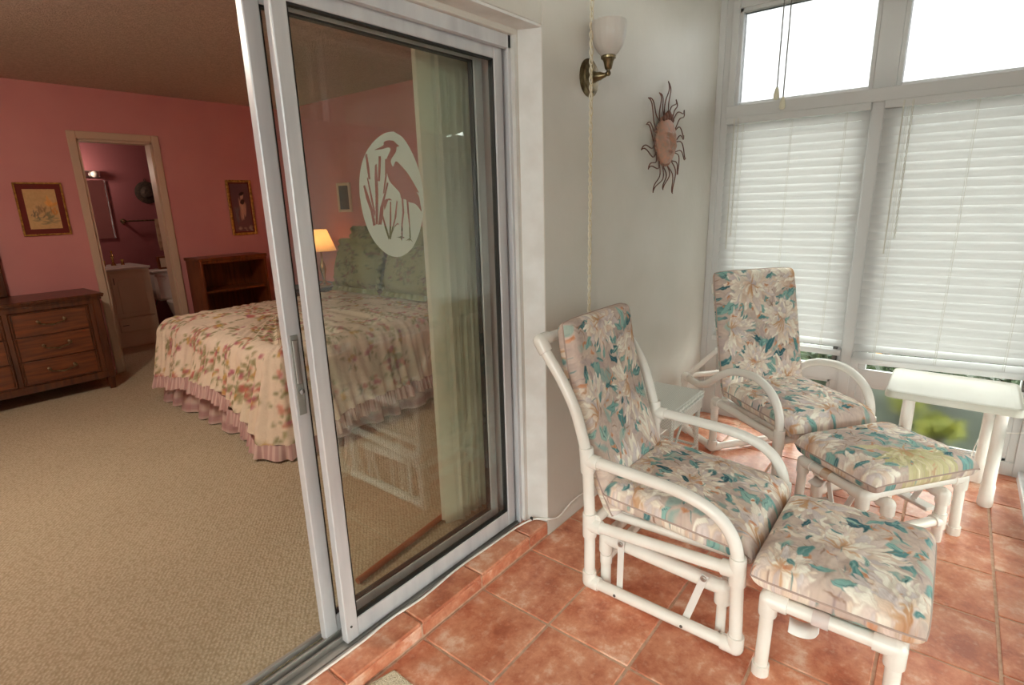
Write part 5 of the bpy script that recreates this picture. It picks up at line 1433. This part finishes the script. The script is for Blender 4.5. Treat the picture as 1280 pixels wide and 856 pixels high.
def toilet():
    r = thing('toilet', 'white toilet half hidden behind the doorway casing', 'toilet', (2.66, 7.30, ZB))
    MB().box(-.22, .10, .40, .22, .29, .74, ch=.03).build('tank', M['ceramic'], r)
    MB().box(-.235, .085, .74, .235, .30, .775, ch=.012).build('tank_lid', M['ceramic'], r)
    mb = MB(); n = 28
    def ring(rx, ry, cy, z): return [(rx*math.cos(2*PI*k/n), cy+ry*math.sin(2*PI*k/n), z) for k in range(n)]
    R = [ring(.12, .22, -.02, 0), ring(.11, .20, -.02, .08), ring(.10, .17, -.02, .16), ring(.15, .23, -.08, .28), ring(.185, .26, -.12, .37), ring(.19, .265, -.12, .39), ring(.15, .22, -.12, .39), ring(.11, .16, -.12, .28)]
    mb.add([p for q in R for p in q], [(i*n+k, i*n+(k+1) % n, (i+1)*n+(k+1) % n, (i+1)*n+k) for i in range(len(R)-1) for k in range(n)]+[tuple(range(n))[::-1]]+[tuple((len(R)-1)*n+k for k in range(n))])
    mb.build('bowl', M['ceramic'], r, smooth=50)
    mb = MB(); P = [(.19*math.cos(t), -.12+.265*math.sin(t)) for t in np.linspace(0, 2*PI, 29)[:-1]]; mb.prism(P, .392, .412); mb.build('seat_lid', M['ceramic'], r, bevel=.006)
    MB().tube([(-.16, .095, .68), (-.10, .085, .67)], .007, 8).build('flush_handle', M['chrome'], r)
    MB().tube(crom([(-.18, .26, .40), (-.22, .26, .3), (-.21, .28, .18), (-.20, .30, .12)], 5), .006, 8).build('supply_hose', M['metal_dark'], r)
toilet()
r = thing('tissue_box', 'small dark picture box standing on the toilet tank', 'box', (2.60, 7.47, ZB+.776))
MB().box(-.07, -.02, 0, .07, .04, .15, ch=.004).build('body', M['dark_wood'], r)
MB().box(-.05, -.0235, .02, .05, -.020, .13).build('face_panel', M['vanity'], r, smooth=False)
# ceiling light added out of view to the left to brighten the bedroom
r = thing('bedroom_fill_light', 'round unseen ceiling light added to brighten the bedroom', 'ceiling light', (-.1, 3.3, 2.54))
MB().lathe([(.16, 0), (.17, -.02), (.16, -.03)], (0, 0, 0), 'z', 32).build('rim', M['brass'], r)
MB().lathe([(.155, -.03), (.14, -.07), (.09, -.10), (0, -.115)], (0, 0, 0), 'z', 32).build('diffuser', emis_mat('fill_diffuser', (255, 244, 226), BED_EM), r)

# ------------------------------------------------------------------ garden outside the end window
struct(MB().box(-14, -16, -.17, 30, 16, -.11).build('ground', M['lawn'], smooth=False), 'lawn outside the window', 'ground')
def shrub(x, y, R, H, m, label, seed, n=420, zb=-.1):
    rs = random.Random(seed); r = thing('garden_shrub', label, 'shrub', (x, y, zb), 0, 'garden shrubs outside the window')
    mb = MB()
    for i in range(n):
        a = rs.random()*2*PI; cz = rs.random(); rr = R*(rs.random()**.45)*math.sqrt(max(.05, 1-(2*cz-1)**2*.8)); c = Vector((rr*math.cos(a), rr*math.sin(a), .08+cz*H))
        d = Vector((rs.gauss(0, 1), rs.gauss(0, 1), rs.gauss(.3, .7))).normalized(); L = rs.uniform(.05, .10); s = d.orthogonal().normalized()*L*.28
        mid = c+d*L*.5; nrm = d.cross(s).normalized()*L*.08
        mb.add([c, mid+s-nrm, c+d*L, mid-s-nrm], [(0, 1, 2), (0, 2, 3)])
    mb.build('foliage', m, r, smooth=False)
    mb = MB()
    for k in range(6):
        a = rs.random()*2*PI; mb.tube(crom([(0, 0, 0), (R*.3*math.cos(a), R*.3*math.sin(a), H*.4), (R*.6*math.cos(a), R*.6*math.sin(a), H*.8)], 4), [.012, .004], 6)
    mb.build('stems', M['bark'], r)
shrub(4.22, -.06, .10, .09, M['leaf_yellow'], 'bright yellow-green low shrub just outside the right window', 1, 150)
shrub(4.62, .12, .10, .14, M['leaf_yellow'], 'yellow flowering shrub low behind the side table legs', 8, 110)
shrub(5.0, -.62, .36, .50, M['leaf'], 'dark green shrub outside, to the right of the yellow one', 2, 700)
shrub(4.95, .66, .28, .36, M['leaf'], 'green shrub outside behind the corner chair', 3, 700)
shrub(5.15, .06, .26, .32, M['leaf'], 'rounded green shrub right behind the two yellow ones', 4, 700)
shrub(6.4, 1.1, .40, .50, M['leaf'], 'distant green shrub outside on the left', 6, 500)
shrub(6.3, .40, .14, .32, M['leaf_orange'], 'small orange flowering shrub seen under the right blind', 7, 240)

# ------------------------------------------------------------------ light
w = bpy.data.worlds.new('sky'); sc.world = w; w.use_nodes = True
bg = w.node_tree.nodes['Background']; bg.inputs[0].default_value = (1.0, .99, .96, 1); bg.inputs[1].default_value = SKY
def portal(loc, rot, sx, sy):
    l = bpy.data.lights.new('window_portal', 'AREA'); l.shape = 'RECTANGLE'; l.size = sx; l.size_y = sy; l.energy = 1; l.cycles.is_portal = True
    o = bpy.data.objects.new('window_portal', l); col.objects.link(o); o.location = loc; o.rotation_euler = rot; o['kind'] = 'structure'
portal((XW+.10, .39, 2.305), (0, PI/2, 0), .56, 1.6)
portal(((XO+XW)/2, YS-.11, 2.305), (-PI/2, 0, 0), XW-XO, .56)
portal((XO-.12, .41, 1.34), (0, -PI/2, 0), 2.4, 1.56)
def pl(loc, e, c, r_=.05, name='bulb_light'):
    l = bpy.data.lights.new(name, 'POINT'); l.energy = e; l.color = c; l.shadow_soft_size = r_
    o = bpy.data.objects.new(name, l); col.objects.link(o); o.location = loc; o['kind'] = 'structure'; return o
pl((LX, LY+.06, LZ+.46), LAMP_E, (1, .62, .32), .03)
pl((1.82, by1-.25, 1.95), BATH_E, (1, .8, .65), .05)

# ------------------------------------------------------------------ camera
cam = bpy.data.cameras.new('camera'); co = bpy.data.objects.new('camera', cam); col.objects.link(co); sc.camera = co
cam.sensor_fit = 'HORIZONTAL'; cam.sensor_width = 36.0; cam.lens = 36.0*686.3/1280; cam.clip_start = .02; cam.clip_end = 200
yaw, pitch, roll = math.radians(38.88), math.radians(14.359), math.radians(1.618)
fwd = Vector((math.cos(yaw)*math.cos(pitch), math.sin(yaw)*math.cos(pitch), -math.sin(pitch)))
right = fwd.cross(Vector((0, 0, 1))).normalized(); down = fwd.cross(right)
r2 = right*math.cos(roll)+down*math.sin(roll); d2 = down*math.cos(roll)-right*math.sin(roll)
co.matrix_world = Matrix(((r2.x, -d2.x, -fwd.x, 0), (r2.y, -d2.y, -fwd.y, 0), (r2.z, -d2.z, -fwd.z, 1.5), (0, 0, 0, 1)))

sc.view_settings.view_transform = 'Standard'; sc.view_settings.look = 'None'; sc.view_settings.gamma = 1; sc.view_settings.use_curve_mapping = False
sc.view_settings.exposure = EXPO
sc.cycles.use_denoising = True
sc.cycles.max_bounces = 12; sc.cycles.diffuse_bounces = 6; sc.cycles.glossy_bounces = 4; sc.cycles.transmission_bounces = 8; sc.cycles.transparent_max_bounces = 16
sc.cycles.caustics_reflective = False; sc.cycles.sample_clamp_indirect = 8
